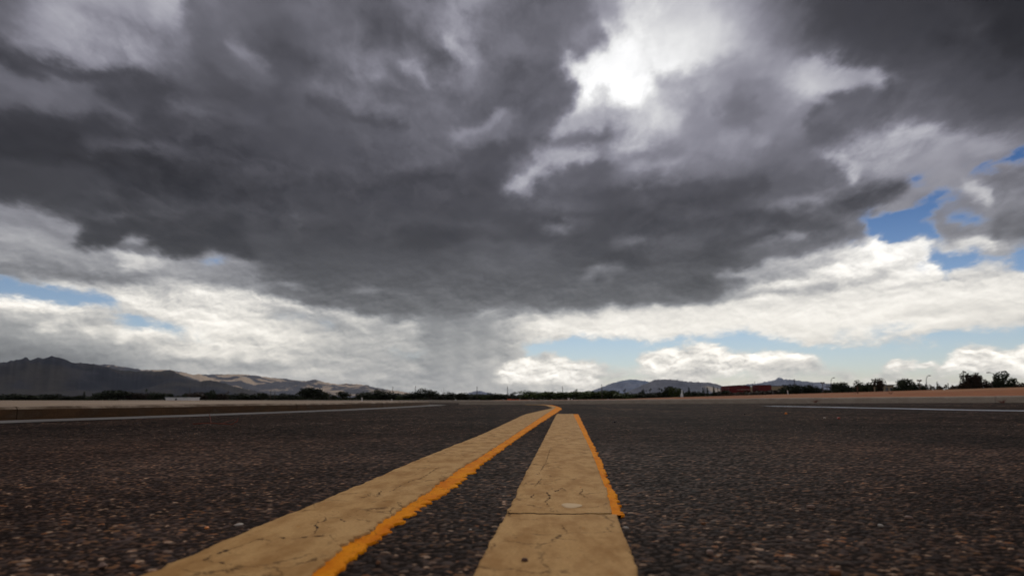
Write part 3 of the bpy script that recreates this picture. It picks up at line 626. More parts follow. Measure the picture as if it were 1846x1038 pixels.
def ground_mat(name, c1, c2, c3, s, rough=.95):
    m, t, b = mat(name); M[name] = m
    p = t.new('ShaderNodeNewGeometry').outputs['Position']
    n1 = t.noise(p, s, 8, .65); n2 = t.noise(p, s*.13, 4, .55); n3 = t.noise(p, s*9, 4, .6)
    c = t.mix(t.mr(n1, .38, .62), c1, c2); c = t.mix(t.mr(n2, .45, .65), c, c3)
    c = t.vm('SCALE', c, t.mr(n3, .3, .7, .75, 1.25, 'LINEAR'))
    t.put(b.inputs['Base Color'], c); b.inputs['Roughness'].default_value = rough; b.inputs['Specular IOR Level'].default_value = .1
    bn = t.new('ShaderNodeBump'); bn.inputs['Strength'].default_value = .6; bn.inputs['Distance'].default_value = .03
    t.put(bn.inputs['Height'], n3); t.l.new(bn.outputs[0], b.inputs['Normal'])
ground_mat('red_dirt', (.33,.115,.038), (.24,.085,.032), (.34,.16,.07), 1.2)
ground_mat('tan_dirt', (.34,.25,.17), (.27,.19,.125), (.40,.31,.22), 1.5)
ground_mat('desert', (.22,.15,.10), (.12,.10,.055), (.28,.20,.13), .05)
ground_mat('dry_scrub', (.20,.13,.07), (.09,.085,.04), (.24,.15,.08), .3)
# concrete of kerbs
def concrete(name, top, stain, amt):
    m, t, b = mat(name); M[name] = m
    p = t.new('ShaderNodeNewGeometry').outputs['Position']
    n = t.noise(t.vm('MULTIPLY', p, (1, 1, 3.0)), 3.2, 8, .66); n2 = t.noise(p, 60, 5, .6)
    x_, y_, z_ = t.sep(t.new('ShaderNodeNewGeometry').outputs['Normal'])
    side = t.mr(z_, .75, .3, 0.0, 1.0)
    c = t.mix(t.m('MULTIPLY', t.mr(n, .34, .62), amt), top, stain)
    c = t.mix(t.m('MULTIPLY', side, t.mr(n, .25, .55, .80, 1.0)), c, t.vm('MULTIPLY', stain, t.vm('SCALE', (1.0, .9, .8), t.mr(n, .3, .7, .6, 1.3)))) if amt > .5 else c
    c = t.vm('SCALE', c, t.mr(n2, .3, .7, .82, 1.18, 'LINEAR'))
    t.put(b.inputs['Base Color'], c); b.inputs['Roughness'].default_value = .9; b.inputs['Specular IOR Level'].default_value = .15
    bn = t.new('ShaderNodeBump'); bn.inputs['Strength'].default_value = .5; bn.inputs['Distance'].default_value = .006
    t.put(bn.inputs['Height'], n2); t.l.new(bn.outputs[0], b.inputs['Normal'])
concrete('stained_concrete', (.33,.245,.17), (.085,.050,.026), .9)
concrete('pale_concrete', (.46,.38,.29), (.30,.235,.17), .45)
M['gutter'] = simple('gutter_concrete', (.155,.14,.125), .9, .35, 2.0, bump=.3, spec=.1)
M['edge_line'] = simple('white_line_paint', (.36,.37,.40), .8, .35, 3.0, spec=.1)
# far hills
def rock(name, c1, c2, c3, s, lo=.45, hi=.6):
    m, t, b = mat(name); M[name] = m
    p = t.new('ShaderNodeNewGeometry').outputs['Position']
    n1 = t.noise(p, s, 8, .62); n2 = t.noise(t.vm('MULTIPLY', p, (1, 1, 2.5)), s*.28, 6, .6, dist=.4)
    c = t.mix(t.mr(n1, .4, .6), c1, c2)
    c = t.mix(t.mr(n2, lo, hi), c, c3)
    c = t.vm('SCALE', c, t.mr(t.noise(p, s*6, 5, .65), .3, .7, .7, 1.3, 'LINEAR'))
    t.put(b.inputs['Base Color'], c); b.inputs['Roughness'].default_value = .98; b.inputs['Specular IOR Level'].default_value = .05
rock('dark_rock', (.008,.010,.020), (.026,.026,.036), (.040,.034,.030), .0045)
rock('sun_painted_rock', (.075,.080,.10), (.11,.105,.11), (.55,.42,.29), .0075, .49, .55)  # sunlit patches on the slopes are painted in as pale colour
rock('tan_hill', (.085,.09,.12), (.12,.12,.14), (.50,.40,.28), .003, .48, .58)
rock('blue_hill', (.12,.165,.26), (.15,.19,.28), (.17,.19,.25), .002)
# leaves, bark and the rest
def leaf(name, c1, c2, c3):
    m, t, b = mat(name); M[name] = m
    p = t.new('ShaderNodeTexCoord').outputs['Object']
    rnd = t.new('ShaderNodeObjectInfo').outputs['Random']
    n = t.noise(p, 9.0, 3, .6); c = t.mix(t.mr(n, .38, .62), c1, c2)
    c = t.mix(t.mr(t.noise(p, 2.2, 2, .5), .5, .7), c, c3)
    c = t.vm('SCALE', c, t.mr(rnd, 0, 1, .7, 1.35, 'LINEAR'))
    t.put(b.inputs['Base Color'], c); b.inputs['Roughness'].default_value = .8; b.inputs['Specular IOR Level'].default_value = .15
leaf('dark_leaf', (.022,.028,.014), (.034,.042,.018), (.040,.042,.022))
leaf('green_leaf', (.050,.072,.016), (.075,.10,.022), (.085,.095,.030))
leaf('brown_leaf', (.045,.030,.020), (.065,.042,.026), (.035,.028,.018))
M['bark'] = simple('bark', (.05,.038,.028), .9)
M['pole_wood'] = simple('pole_wood', (.07,.055,.045), .85)
M['pole_metal'] = simple('pole_metal', (.20,.19,.19), .5, metal=.4)
M['red_wall'] = simple('red_wall', (.125,.010,.009), .8, .12, .3)
M['dark_red'] = simple('dark_red_trim', (.07,.007,.006), .8, .12)
M['letter'] = simple('pale_lettering', (.55,.33,.25), .7, .1)
M['grey_wall'] = simple('grey_wall', (.16,.16,.16), .8, .2, .4)
M['beige_wall'] = simple('beige_wall', (.34,.27,.17), .85, .12, .2)
M['white_wall'] = simple('white_wall', (.80,.78,.76), .7, .06, .3)
M['window_glass'] = simple('dark_window', (.02,.024,.028), .15, .1)
M['roof_white'] = simple('white_roof', (.82,.84,.86), .5, .05)
M['white_paint'] = simple('white_paint', (.80,.79,.76), .5, .08)
M['orange_plastic'] = simple('orange_plastic', (.75,.11,.04), .5, .1)
M['rust'] = simple('rusty_steel', (.10,.05,.03), .8, .3)
M['pebble_dark'] = simple('dark_stone', (.022,.020,.020), .8, .3, 30)
M['pebble_orange'] = simple('orange_chip', (.80,.24,.03), .6, .2, 40)
M['pebble_red'] = simple('red_chip', (.42,.06,.03), .6, .3, 40)
M['pebble_white'] = simple('pale_stone', (.40,.34,.27), .7, .2, 40)
M['pebble_brown'] = simple('brown_stone', (.20,.085,.035), .8, .3, 30)
M['pebble_pink'] = simple('pink_stone', (.24,.15,.105), .8, .3, 30)
M['twig'] = simple('dry_red_twig', (.17,.045,.025), .9, .3, 20)

# ---------------------------------------------------------------- object helpers
def mesh_obj(name, V, F, m, parent=None, smooth=False, loc=None):
    me = bpy.data.meshes.new(name)
    V = np.asarray(V, dtype=np.float64); 
    if isinstance(F, np.ndarray):
        nf, k = F.shape
        me.vertices.add(len(V)); me.vertices.foreach_set('co', V.astype(np.float32).ravel())
        me.loops.add(nf*k); me.loops.foreach_set('vertex_index', F.astype(np.int32).ravel())
        me.polygons.add(nf); me.polygons.foreach_set('loop_start', (np.arange(nf)*k).astype(np.int32))
        me.update(calc_edges=True)
    else:
        me.from_pydata([tuple(v) for v in V], [], [tuple(f) for f in F])
    if smooth: me.polygons.foreach_set('use_smooth', np.ones(len(me.polygons), bool))
    me.materials.append(m); me.update()
    o = bpy.data.objects.new(name, me); COL.objects.link(o)
    if parent is not None: o.parent = parent
    if loc is not None: o.location = loc
    return o
def tag(o, label=None, cat=None, group=None, kind=None):
    if label: o['label'] = label
    if cat: o['category'] = cat
    if group: o['group'] = group
    if kind: o['kind'] = kind
    return o
def empty(name, loc, label=None, cat=None, group=None, kind=None, rz=0.0):
    o = bpy.data.objects.new(name, None); COL.objects.link(o); o.location = loc; o.rotation_euler = (0, 0, rz)
    o.empty_display_size = .3
    return tag(o, label, cat, group, kind)
def box(x0, x1, y0, y1, z0, z1):
    V = [(x0,y0,z0),(x1,y0,z0),(x1,y1,z0),(x0,y1,z0),(x0,y0,z1),(x1,y0,z1),(x1,y1,z1),(x0,y1,z1)]
    F = [(0,3,2,1),(4,5,6,7),(0,1,5,4),(1,2,6,5),(2,3,7,6),(3,0,4,7)]
    return V, F
def join(parts):
    V, F = [], []
    for v, f in parts:
        n = len(V); V += list(v); F += [tuple(i+n for i in q) for q in f]
    return V, F
def tube(pts, radii, seg=7):
    V, F = [], []; pts = [Vector(p) for p in pts]
    for i, p in enumerate(pts):
        d = (pts[min(i+1, len(pts)-1)] - pts[max(i-1, 0)]).normalized()
        a = d.orthogonal().normalized(); bb = d.cross(a)
        for k in range(seg):
            th = 2*math.pi*k/seg; V.append(tuple(p + (a*math.cos(th) + bb*math.sin(th))*radii[i]))
    for i in range(len(pts)-1):
        for k in range(seg):
            F.append((i*seg+k, i*seg+(k+1)%seg, (i+1)*seg+(k+1)%seg, (i+1)*seg+k))
    F.append(tuple(range(seg))[::-1]); F.append(tuple((len(pts)-1)*seg+k for k in range(seg)))
    return V, F
def grid_faces(nr, nc):
    i = np.arange(nr-1)[:, None]*nc + np.arange(nc-1)[None, :]
    return np.stack([i, i+1, i+nc+1, i+nc], -1).reshape(-1, 4)
# value noise in numpy
def hsh(ix, iy, s=0):
    n = (ix.astype(np.int64)*374761393 + iy.astype(np.int64)*668265263 + s*1442695041) & 0x7fffffff
    n = ((n ^ (n >> 13))*1274126177) & 0x7fffffff
    return ((n ^ (n >> 16)) & 0xffff)/65535.0
def vnoise(x, y, s=0):
    ix, iy = np.floor(x).astype(np.int64), np.floor(y).astype(np.int64); fx, fy = x-ix, y-iy
    fx = fx*fx*(3-2*fx); fy = fy*fy*(3-2*fy)
    return (hsh(ix,iy,s)*(1-fx)+hsh(ix+1,iy,s)*fx)*(1-fy) + (hsh(ix,iy+1,s)*(1-fx)+hsh(ix+1,iy+1,s)*fx)*fy
def fbm(x, y, oct=5, s=0, g=.5):
    a, t, w = 1.0, 0.0, 0.0
    for k in range(oct):
        t = t + a*vnoise(x*2**k, y*2**k, s+k); w += a; a *= g
    return t/w
# ---------------------------------------------------------------- road: left kerb line, right kerb line, cross fall
LK = [(-6.6,-6.0),(-5.3,0.0),(-4.15,5.45),(-3.72,7.45),(-3.08,11.8),(-2.78,17.0),(-2.75,22.0),(-3.3,27.0),(-5.0,33.0),(-9.0,40.0),(-16.0,47.0),(-40.0,60.0)]
RK = [(20.5,-6.0),(18.2,4.0),(15.6,9.0),(11.25,15.0),(8.7,18.0),(7.4,19.8),(5.35,22.0),(3.6,24.3),(1.3,26.0),(-.5,25.2),(-1.45,24.6),(-1.95,25.3),(-1.75,28.0),(-2.3,36.0),(-6.5,46.0),(-15.0,55.0),(-40.0,69.0)]
def smooth_path(P, step):
    P = [Vector((*p, 0)) for p in P]; out = []
    for i in range(len(P)-1):
        p0, p1, p2, p3 = P[max(i-1,0)], P[i], P[i+1], P[min(i+2, len(P)-1)]
        n = max(2, int((p2-p1).length/step*3))
        for k in range(n):
            t = k/n
            out.append(.5*((2*p1) + (-p0+p2)*t + (2*p0-5*p1+4*p2-p3)*t*t + (-p0+3*p1-3*p2+p3)*t**3))
    out.append(P[-1]); res = [out[0]]; acc = 0
    for a, b_ in zip(out, out[1:]):
        L = (b_-a).length
        while acc + L >= step:
            a = a + (b_-a)*((step-acc)/L); L = (b_-a).length; res.append(a.copy()); acc = 0
            if L < 1e-9: break
        acc += L
    return [(p.x, p.y) for p in res]
def zr(x, y):                            # height of the asphalt: slight rise towards the right hand kerb
    x = np.asarray(x, float); y = np.asarray(y, float)
    return .0102*np.clip(x - .6, 0, 30)*np.clip((y+2)/8, 0, 1)*np.clip((34-y)/8, 0, 1)

rows = [.36]
while rows[-1] < 75: rows.append(rows[-1] + max(.0019, .0038*rows[-1]**1.62))
rows = np.array(rows); ta_ = np.linspace(-1.05, 1.05, 560)
YY, TT = np.meshgrid(rows, ta_, indexing='ij'); XX = TT*YY
near = 1 - sst((YY - 1.4)/2.6)
cell = .0088
H = np.zeros_like(XX); ST = np.zeros_like(XX); CP = np.zeros_like(XX)
cx, cy = np.floor(XX/cell).astype(np.int64), np.floor(YY/cell).astype(np.int64)
act = YY < 4.1
ax_, ay_ = XX[act], YY[act]; acx, acy = cx[act], cy[act]
h = np.zeros(ax_.shape); sv = np.zeros(ax_.shape); cpv = np.zeros(ax_.shape)
for i in (-1, 0, 1):
    for j in (-1, 0, 1):
        qx, qy = acx+i, acy+j
        ox = (qx + .1 + .8*hsh(qx, qy, 1))*cell; oy = (qy + .1 + .8*hsh(qx, qy, 2))*cell
        rr = cell*(.28 + .52*hsh(qx, qy, 3)**1.5)
        an = hsh(qx, qy, 4)*math.pi; el_ = .65 + .35*hsh(qx, qy, 5)
        ddx, ddy = ax_-ox, ay_-oy
        u = (ddx*np.cos(an)+ddy*np.sin(an))/rr; v = (-ddx*np.sin(an)+ddy*np.cos(an))/(rr*el_)
        r2 = u*u + v*v
        hh_ = np.sqrt(np.clip(1-r2, 0, 1))*rr*.34*(.35+.9*hsh(qx, qy, 6))
        k = hh_ > h; h = np.where(k, hh_, h); sv = np.where(k, hsh(qx, qy, 7), sv); cpv = np.where(k, np.clip((1-r2)*5, 0, 1), cpv)
H[act] = h; ST[act] = sv; CP[act] = cpv
H = H*near + .0016*(fbm(XX*40, YY*40, 3, 9)-.5)*near + .0028*(fbm(XX*26, YY*26, 3, 15)-.5)*sst((YY-1)/2)*np.clip((16-YY)/8, 0, 1) + .006*(fbm(XX*1.2, YY*1.2, 3, 5)-.5)*np.clip(YY/3, 0, 1)
far_w = sst((YY-1.4)/2.0)*np.clip((26-YY)/14, 0, 1)
rndv = rng.random(XX.shape); rnd2 = rng.random(XX.shape)
H = H + far_w*(rndv**3)*.0042*np.clip(YY/5, .5, 1.0)
GR = .5 + (rnd2-.5)*sst((YY-1.2)/2.0)
GR = GR + (rndv**3-.25)*.35*far_w
V = np.stack([XX, YY, zr(XX, YY) + H - .0012*near], -1).reshape(-1, 3)
road = mesh_obj('road', V, grid_faces(*XX.shape), M['asphalt'], smooth=True); tag(road, kind='structure')
for nm, arr in (('stone', ST), ('cap', CP), ('near', near), ('grain', GR)):
    at_ = road.data.attributes.new(nm, 'FLOAT', 'POINT'); at_.data.foreach_set('value', arr.astype(np.float32).ravel())
# the rest of the carriageway, beside and behind the camera, a little lower
gX, gY = np.meshgrid(np.linspace(-48, 40, 89), np.concatenate([np.linspace(-20, 0, 11), np.linspace(1, 76, 76)]), indexing='ij')
V = np.stack([gX, gY, zr(gX, gY) - .006], -1).reshape(-1, 3)
o = mesh_obj('road', V, grid_faces(*gX.shape)[:, ::-1], M['asphalt'], smooth=True); tag(o, kind='structure')

# ---------------------------------------------------------------- plain out to the horizon
rr_ = np.concatenate([[0.0], np.geomspace(4, 42000, 70)]); th = np.linspace(0, 2*math.pi, 129)
RR, TH = np.meshgrid(rr_, th, indexing='ij')
px_, py_ = RR*np.sin(TH), RR*np.cos(TH)
zz = -.05 - .03*0 + (fbm(px_/60, py_/60, 3, 3)-.5)*.2*np.clip((RR-90)/100, 0, 1)
V = np.stack([px_, py_, zz], -1).reshape(-1, 3)
tag(mesh_obj('ground', V, grid_faces(*RR.shape)[:, ::-1], M['desert'], smooth=True), kind='structure')

# ---------------------------------------------------------------- kerbs, one stone after another
def kerb(name, path, L, Hk, Wk, side, material, zfun, gap=.006, extra=None):
    root = empty(name, (0, 0, 0), kind='structure')
    pts = smooth_path(path, L/4)
    for s in range(0, len(pts)-4, 4):
        seg = [Vector((*p, 0)) for p in pts[s:s+5]]
        prof = [(0, -.06), (0.004, Hk*.80), (.022, Hk*.97), (.05, Hk), (Wk, Hk), (Wk, -.06)]
        Vv, Ff = [], []
        jz, jo = random.uniform(-.003, .003), random.uniform(-.004, .004)
        for i, p in enumerate(seg):
            d = (seg[min(i+1, 4)] - seg[max(i-1, 0)]).normalized(); nrm = Vector((-d.y, d.x, 0))*side
            q = p.copy()
            if i == 0: q += d*gap/2
            if i == 4: q -= d*gap/2
            z0 = float(zfun(p.x, p.y))
            for (u, z) in prof:
                w = q + nrm*(u + jo); Vv.append((w.x, w.y, z0 + z + jz))
        k = len(prof)
        for i in range(4):
            for j in range(k-1):
                f = (i*k+j, i*k+j+1, (i+1)*k+j+1, (i+1)*k+j); Ff.append(f if side < 0 else f[::-1])
        Ff.append(tuple(range(k))); Ff.append(tuple(4*k+j for j in range(k))[::-1])
        mesh_obj('kerb_stone', Vv, Ff, material, root)
    return root
kerb('kerb', LK, 2.4, .120, .17, 1, M['stained_concrete'], zr)
kerb('kerb', RK, 2.0, .150, .17, -1, M['pale_concrete'], zr)

def ribbon(name, path, u0, u1, z, material, side, y0=None, y1=None, step=.5, wob=0.0):
    pts = smooth_path(path, step); Vv = []
    pts = [p for p in pts if (y0 is None or p[1] >= y0) and (y1 is None or p[1] <= y1)]
    for i, p in enumerate(pts):
        a, c_ = pts[max(i-1, 0)], pts[min(i+1, len(pts)-1)]
        d = Vector((c_[0]-a[0], c_[1]-a[1], 0)).normalized(); n = Vector((-d.y, d.x, 0))*side
        for u in (u0, u1 + wob*(random.random()-.5)):
            w = Vector((*p, 0)) + n*u; Vv.append((w.x, w.y, float(zr(w.x, w.y)) + z))
    Ff = [(2*i, 2*i+1, 2*i+3, 2*i+2) for i in range(len(pts)-1)]
    if side > 0: Ff = [f[::-1] for f in Ff]
    return mesh_obj(name, Vv, Ff, material, smooth=True)
tag(ribbon('gutter', LK, -.60, -.004, .0065, M['gutter'], 1, y1=24, wob=.05), kind='structure')
# thin white line along the right side of the carriageway
WL = [(8.6,-4.0),(7.0,2.0),(5.62,7.2),(5.42,9.5),(5.30,12.0),(5.2,13.6)]
o = ribbon('edge_line', WL, .02, .34, .007, M['edge_line'], 1, wob=.03)
tag(o, 'thin white painted line along the right side of the road', 'road marking')

# ---------------------------------------------------------------- ground behind the left kerb, level with its top
pts = smooth_path(LK, 1.0); Vv, Ff = [], []
for i, p in enumerate(pts):
    a, c_ = pts[max(i-1, 0)], pts[min(i+1, len(pts)-1)]
    d = Vector((c_[0]-a[0], c_[1]-a[1], 0)).normalized(); n = Vector((-d.y, d.x, 0))
    tgt = Vector((-140, p[1]*1.9 + 6, 0))
    st_ = Vector((*p, 0)) + n*.168
    for k, s_ in enumerate((0, .02, .06, .14, .3, .6, 1.0)):
        w = st_.lerp(tgt, s_); Vv.append((w.x, w.y, .116 + .012*(random.random()-.5)*(k > 0) - .06*(s_ > .5)))
for i in range(len(pts)-1):
    for k in range(6): Ff.append((i*7+k, (i+1)*7+k, (i+1)*7+k+1, i*7+k+1))
tag(mesh_obj('verge', Vv, Ff, M['tan_dirt'], smooth=True), kind='structure')

# ---------------------------------------------------------------- red earth bank behind the right kerb
crest = [(0.5,58,.13),(1.0,60,.13),(2,60,.14),(5,52,.18),(8,50,.23),(11,48,.34),(13.5,43,.42),(17,38,.53),(21.5,28,.70),(24,18,.80),(27,6,.85),(28,-6,.85)]
side_pts = smooth_path([p for p in RK[:11]][::-1], .5)      # from the nose to the right
n_ = len(side_pts); Vv, Ff = [], []
cxs = np.linspace(0, 1, len(crest))
def lerp_crest(t):
    return [np.interp(t, cxs, [c[k] for c in crest]) for k in range(3)]
NS = 15
side_pts = [(-2.0,36.0),(-1.72,28.0),(-1.95,25.4)] + side_pts
n_ = len(side_pts)
L_ = np.cumsum([0] + [math.dist(a, b_) for a, b_ in zip(side_pts, side_pts[1:])]); L_ /= L_[-1]
for i, p in enumerate(side_pts):
    a, c_ = side_pts[max(i-1, 0)], side_pts[min(i+1, n_-1)]
    d = Vector((c_[0]-a[0], c_[1]-a[1], 0)).normalized(); n = Vector((-d.y, d.x, 0))
    base_ = Vector((p[0], p[1], 0)) + n*.165
    ccx, ccy, ccz = lerp_crest(min(1, L_[i]**.9))
    z0 = float(zr(*p)) + .146
    for k in range(NS):
        s_ = k/(NS-4)
        if k <= NS-4:
            w = base_.lerp(Vector((ccx, ccy, 0)), s_); z = z0 + (max(ccz, z0)-z0)*(s_**1.25)
            z += (fbm(np.array(w.x*.9), np.array(w.y*.9), 4, 11)-.5)*.09*math.sin(math.pi*min(s_, .97))
        else:
            e_ = (k-(NS-4)); w = Vector((ccx, ccy, 0)) + (Vector((ccx, ccy, 0))-base_).normalized()*e_*14; z = max(ccz, z0) - .05*e_ 
        Vv.append((w.x, w.y, float(z)))
for i in range(n_-1):
    for k in range(NS-1): Ff.append((i*NS+k, (i+1)*NS+k, (i+1)*NS+k+1, i*NS+k+1))
tag(mesh_obj('earth_bank', Vv, Ff, M['red_dirt'], smooth=True), kind='structure')

# ---------------------------------------------------------------- painted lines on the asphalt
def interp_edge(P, ys_): P = sorted(P, key=lambda q: q[1]); return np.interp(ys_, [q[1] for q in P], [q[0] for q in P])
def edges_world(P):                        # photo points -> world X as function of Y on the road
    W_ = [ground(px, py) for px, py in P]; return W_
L1a = [(275,1038),(600,898),(669,869),(759.5,829),(867,786),(947,748),(972,736.5)]
L1b = [(569,1038),(600,1003),(669,959),(739,911),(822,852),(895,807),(947,772),(992,739)]
L1c = [(606,1038),(631,1015),(669,983.5),(714,949),(756,919),(808,886),(877,831),(947,781),(1002,737)]
def ext(Wp, ynew):                         # carry an edge straight on towards the camera
    (x0, y0), (x1, y1) = Wp[0], Wp[1]; s_ = (x1-x0)/(y1-y0); return [(x0 + s_*(ynew-y0), ynew)] + Wp
def strip(name, left, right, z, material, parent, ys_, ncol=26, rag_l=0.0, rag_r=0.0, seed=0, thick=.004):
    yl = np.array([p[1] for p in left]); xl = np.array([p[0] for p in left]); yr = np.array([p[1] for p in right]); xr = np.array([p[0] for p in right])
    A = np.interp(ys_, yl, xl); B = np.interp(ys_, yr, xr)
    A = A + rag_l*(fbm(ys_*38, ys_*0+3, 5, seed, .6)-.5); 
    jag = fbm(ys_*30, ys_*0+9, 5, seed+5, .62)-.5; B = B + rag_r*(.35+1.3*vnoise(ys_*3.1, ys_*0+1, seed))*(.8*jag + .9*(fbm(ys_*140, ys_*0+2, 4, seed+8, .75)-.5))
    u = np.linspace(0, 1, ncol); X_ = A[:, None]*(1-u) + B[:, None]*u; Y_ = np.repeat(ys_[:, None], ncol, 1)
    if seed in (51, 61): Y_ = Y_ + (fbm(X_*45, X_*0+4, 4, 77, .65)-.5)*.016*np.exp(-np.abs(Y_-yj)/.02)
    fade = np.clip(1.5/np.maximum(Y_, .5), 0, 1)
    Z_ = zr(X_, Y_) + z + .0045*np.clip((Y_-1.5)/5, 0, 1) + (fbm(X_*60, Y_*60, 4, 2)-.5)*.0022*fade + (fbm(X_*9, Y_*9, 3, 4)-.5)*.003
    top = np.stack([X_, Y_, Z_], -1)
    lo = top.copy(); lo[..., 2] = zr(X_, Y_) - .004
    rim_l, rim_r = lo[:, :1], lo[:, -1:]
    G_ = np.concatenate([rim_l, top, rim_r], 1); n0, n1_ = G_.shape[:2]
    o = mesh_obj(name, G_.reshape(-1, 3), grid_faces(n0, n1_), material, parent, smooth=False)
    o.data.polygons.foreach_set('use_smooth', np.ones(len(o.data.polygons), bool))
    # end caps
    return o
def yrows(a, b_): 
    out = [a]
    while out[-1] < b_: out.append(out[-1] + max(.004, .0055*out[-1]**1.5))
    out[-1] = b_; return np.array(out)
wa, wb, wc = (ext([ground(*p) for p in P], .30) for P in (L1a, L1b, L1c))
far_l = [(.83,14.0),(.93,18.0),(1.0,20.5),(.9,22.6),(.45,24.0)]; far_c = [(.98,15.3),(1.09,19.0),(1.12,21.4),(1.0,23.2),(.55,24.1)]; far_r = [(.90,12.5),(1.03,14.8),(1.14,18.0),(1.21,21.0),(1.10,23.4),(.6,24.2)]
line1 = empty('painted_line', (0, 0, 0), 'long dirty cream line with ragged orange edge, curving left into the distance', 'road marking')
wa2 = [p for p in wa if p[1] < 13.5] + far_l; wb2 = [p for p in wb if p[1] < 11.0] + far_c; wc2 = [p for p in wc if p[1] < 11.0] + far_r
wu = [(x - .035, y) for x, y in wb2]
ysl = yrows(.30, 24.0)
strip('orange_coat', wu, wc2, .0022, M['orange_paint'], line1, ysl, 14, 0, .018, 21)
strip('cream_coat', wa2, wb2, .0052, M['cream_paint'], line1, ysl, 34, .008, .010, 31)
L2a = [(857,1038),(888,977),(919,921),(947,859),(974,807),(1002,751),(1004,747.5)]
L2b = [(1103,931),(1092,886),(1065,814),(1033,747)]
L2c = [(1121,931),(1120,924.6),(1099,872.5),(1085.5,838),(1061,786),(1042,746.5)]
L2d = [(1148,1038),(1141,1015),(1127,976.6),(1111.5,933)]
line2 = empty('painted_line', (0, 0, 0), 'short straight cream line with orange right edge, stopping beside the long curving line', 'road marking')
va = ext([ground(*p) for p in L2a], .30); vb_ = [ground(*p) for p in L2b]; vc = [ground(*p) for p in L2c]; vd = ext([ground(*p) for p in L2d], .30)
yj = ground(1000, 932)[1]; ye = ground(1020, 747.5)[1]
o = strip('orange_coat', [(x-.03, y) for x, y in vb_], vc, .0022, M['orange_paint'], line2, yrows(yj+.004, ye), 14, 0, .014, 41)
o = strip('cream_coat', va, vb_, .0056, M['cream_paint'], line2, yrows(yj+.0015, ye), 34, .006, .006, 51)
o = strip('worn_coat', va, vd, .0046, M['cream_paint'], line2, yrows(.30, yj-.0005), 40, .006, .006, 61); o['label'] = 'nearer stretch of cream paint without orange edge'
# end faces of the line, standing on the asphalt
x0_, x1_ = np.interp(ye, [p[1] for p in va], [p[0] for p in va]), vc[-1][0]
# pale blister in the paint just beyond the crack
c_ = ground(1030, 917); Vv, Ff = [], []
for i in range(7):
    for k in range(20):
        a_ = 2*math.pi*k/20; r_ = math.sin(i/6*math.pi/2)*(1+.12*math.sin(3*a_+1)); Vv.append((c_[0]+.016*r_*math.cos(a_), c_[1]+.024*r_*math.sin(a_), 0.0052 + .0016*math.cos(i/6*math.pi/2)))
for i in range(6):
    for k in range(20): Ff.append((i*20+k, i*20+(k+1)%20, (i+1)*20+(k+1)%20, (i+1)*20+k)[::-1])
mesh_obj('paint_blister', Vv, [f for f in Ff], M['paint_blister'], line2, smooth=True)

# cracks worn through the paint
def paint_z(x, y, z):
    x, y = np.array(float(x)), np.array(float(y))
    return float(zr(x, y) + z + .0045*np.clip((y-1.5)/5, 0, 1) + (fbm(x*60, y*60, 4, 2)-.5)*.0022*np.clip(1.5/max(float(y), .5), 0, 1) + (fbm(x*9, y*9, 3, 4)-.5)*.003)
M['crack'] = simple('worn_through_paint', (.045,.028,.018), .95, .3, 60, spec=.05)
def crack(pts, w, parent, z=.0054, sd=1):
    q = random.Random(sd); P_ = [ground(*p) for p in pts]; fine = []
    for (x0, y0), (x1, y1) in zip(P_, P_[1:]):
        n = max(3, int(math.hypot(x1-x0, y1-y0)/.004))
        for k in range(n):
            t_ = k/n; fine.append((x0+(x1-x0)*t_ + q.uniform(-1, 1)*.0022, y0+(y1-y0)*t_ + q.uniform(-1, 1)*.0016))
    fine.append(P_[-1]); Vv, Ff = [], []
    for i, (x, y) in enumerate(fine):
        a, b_ = fine[max(i-1, 0)], fine[min(i+1, len(fine)-1)]; d = Vector((b_[0]-a[0], b_[1]-a[1])).normalized() if a != b_ else Vector((1, 0))
        ww = w*(q.random()**2.2*1.5 + .04)*(1 if 0 < i < len(fine)-1 else .1)*(0 if math.sin(i*.9+sd*2.1) > .72 else 1)
        for s_ in (-1, 1):
            X_, Y_ = x - d.y*s_*ww/2, y + d.x*s_*ww/2; Vv.append((X_, Y_, paint_z(X_, Y_, z) + .0005))
        if i: Ff.append((2*i-2, 2*i-1, 2*i+1, 2*i))
    mesh_obj('crack', Vv, Ff, M['crack'], parent)
for k, (p_, w_) in enumerate([([(984,893),(992,902),(984,910),(989,919)], .0032), ([(964,920),(984,924),(1001,929)], .0028), ([(976,868),(968,878),(962,884)], .0022), ([(1000,893),(1012,886),(1022,892)], .0020),
    ([(988,850),(1003,846)], .002), ([(962,896),(958,903)], .0022), ([(1052,886),(1046,896),(1060,905)], .0018), ([(972,858),(984,838),(993,810)], .0018)]): crack(p_, w_, line2, .0058, k)
for k, (p_, w_) in enumerate([([(368,1020),(382,1010),(398,1004),(416,997)], .0036), ([(370,1020),(410,1026),(440,1031),(468,1030)], .0026), ([(474,977),(500,976),(522,981),(560,976),(604,973)], .0026),
    ([(565,972),(572,962),(568,954),(574,946)], .0024), ([(668,912),(700,909),(738,914)], .0022), ([(640,905),(672,898),(694,888)], .0020), ([(700,893),(730,876),(760,866),(792,846)], .0018), ([(614,943),(622,949)], .0024)]): crack(p_, w_, line1, .0054, 40+k)
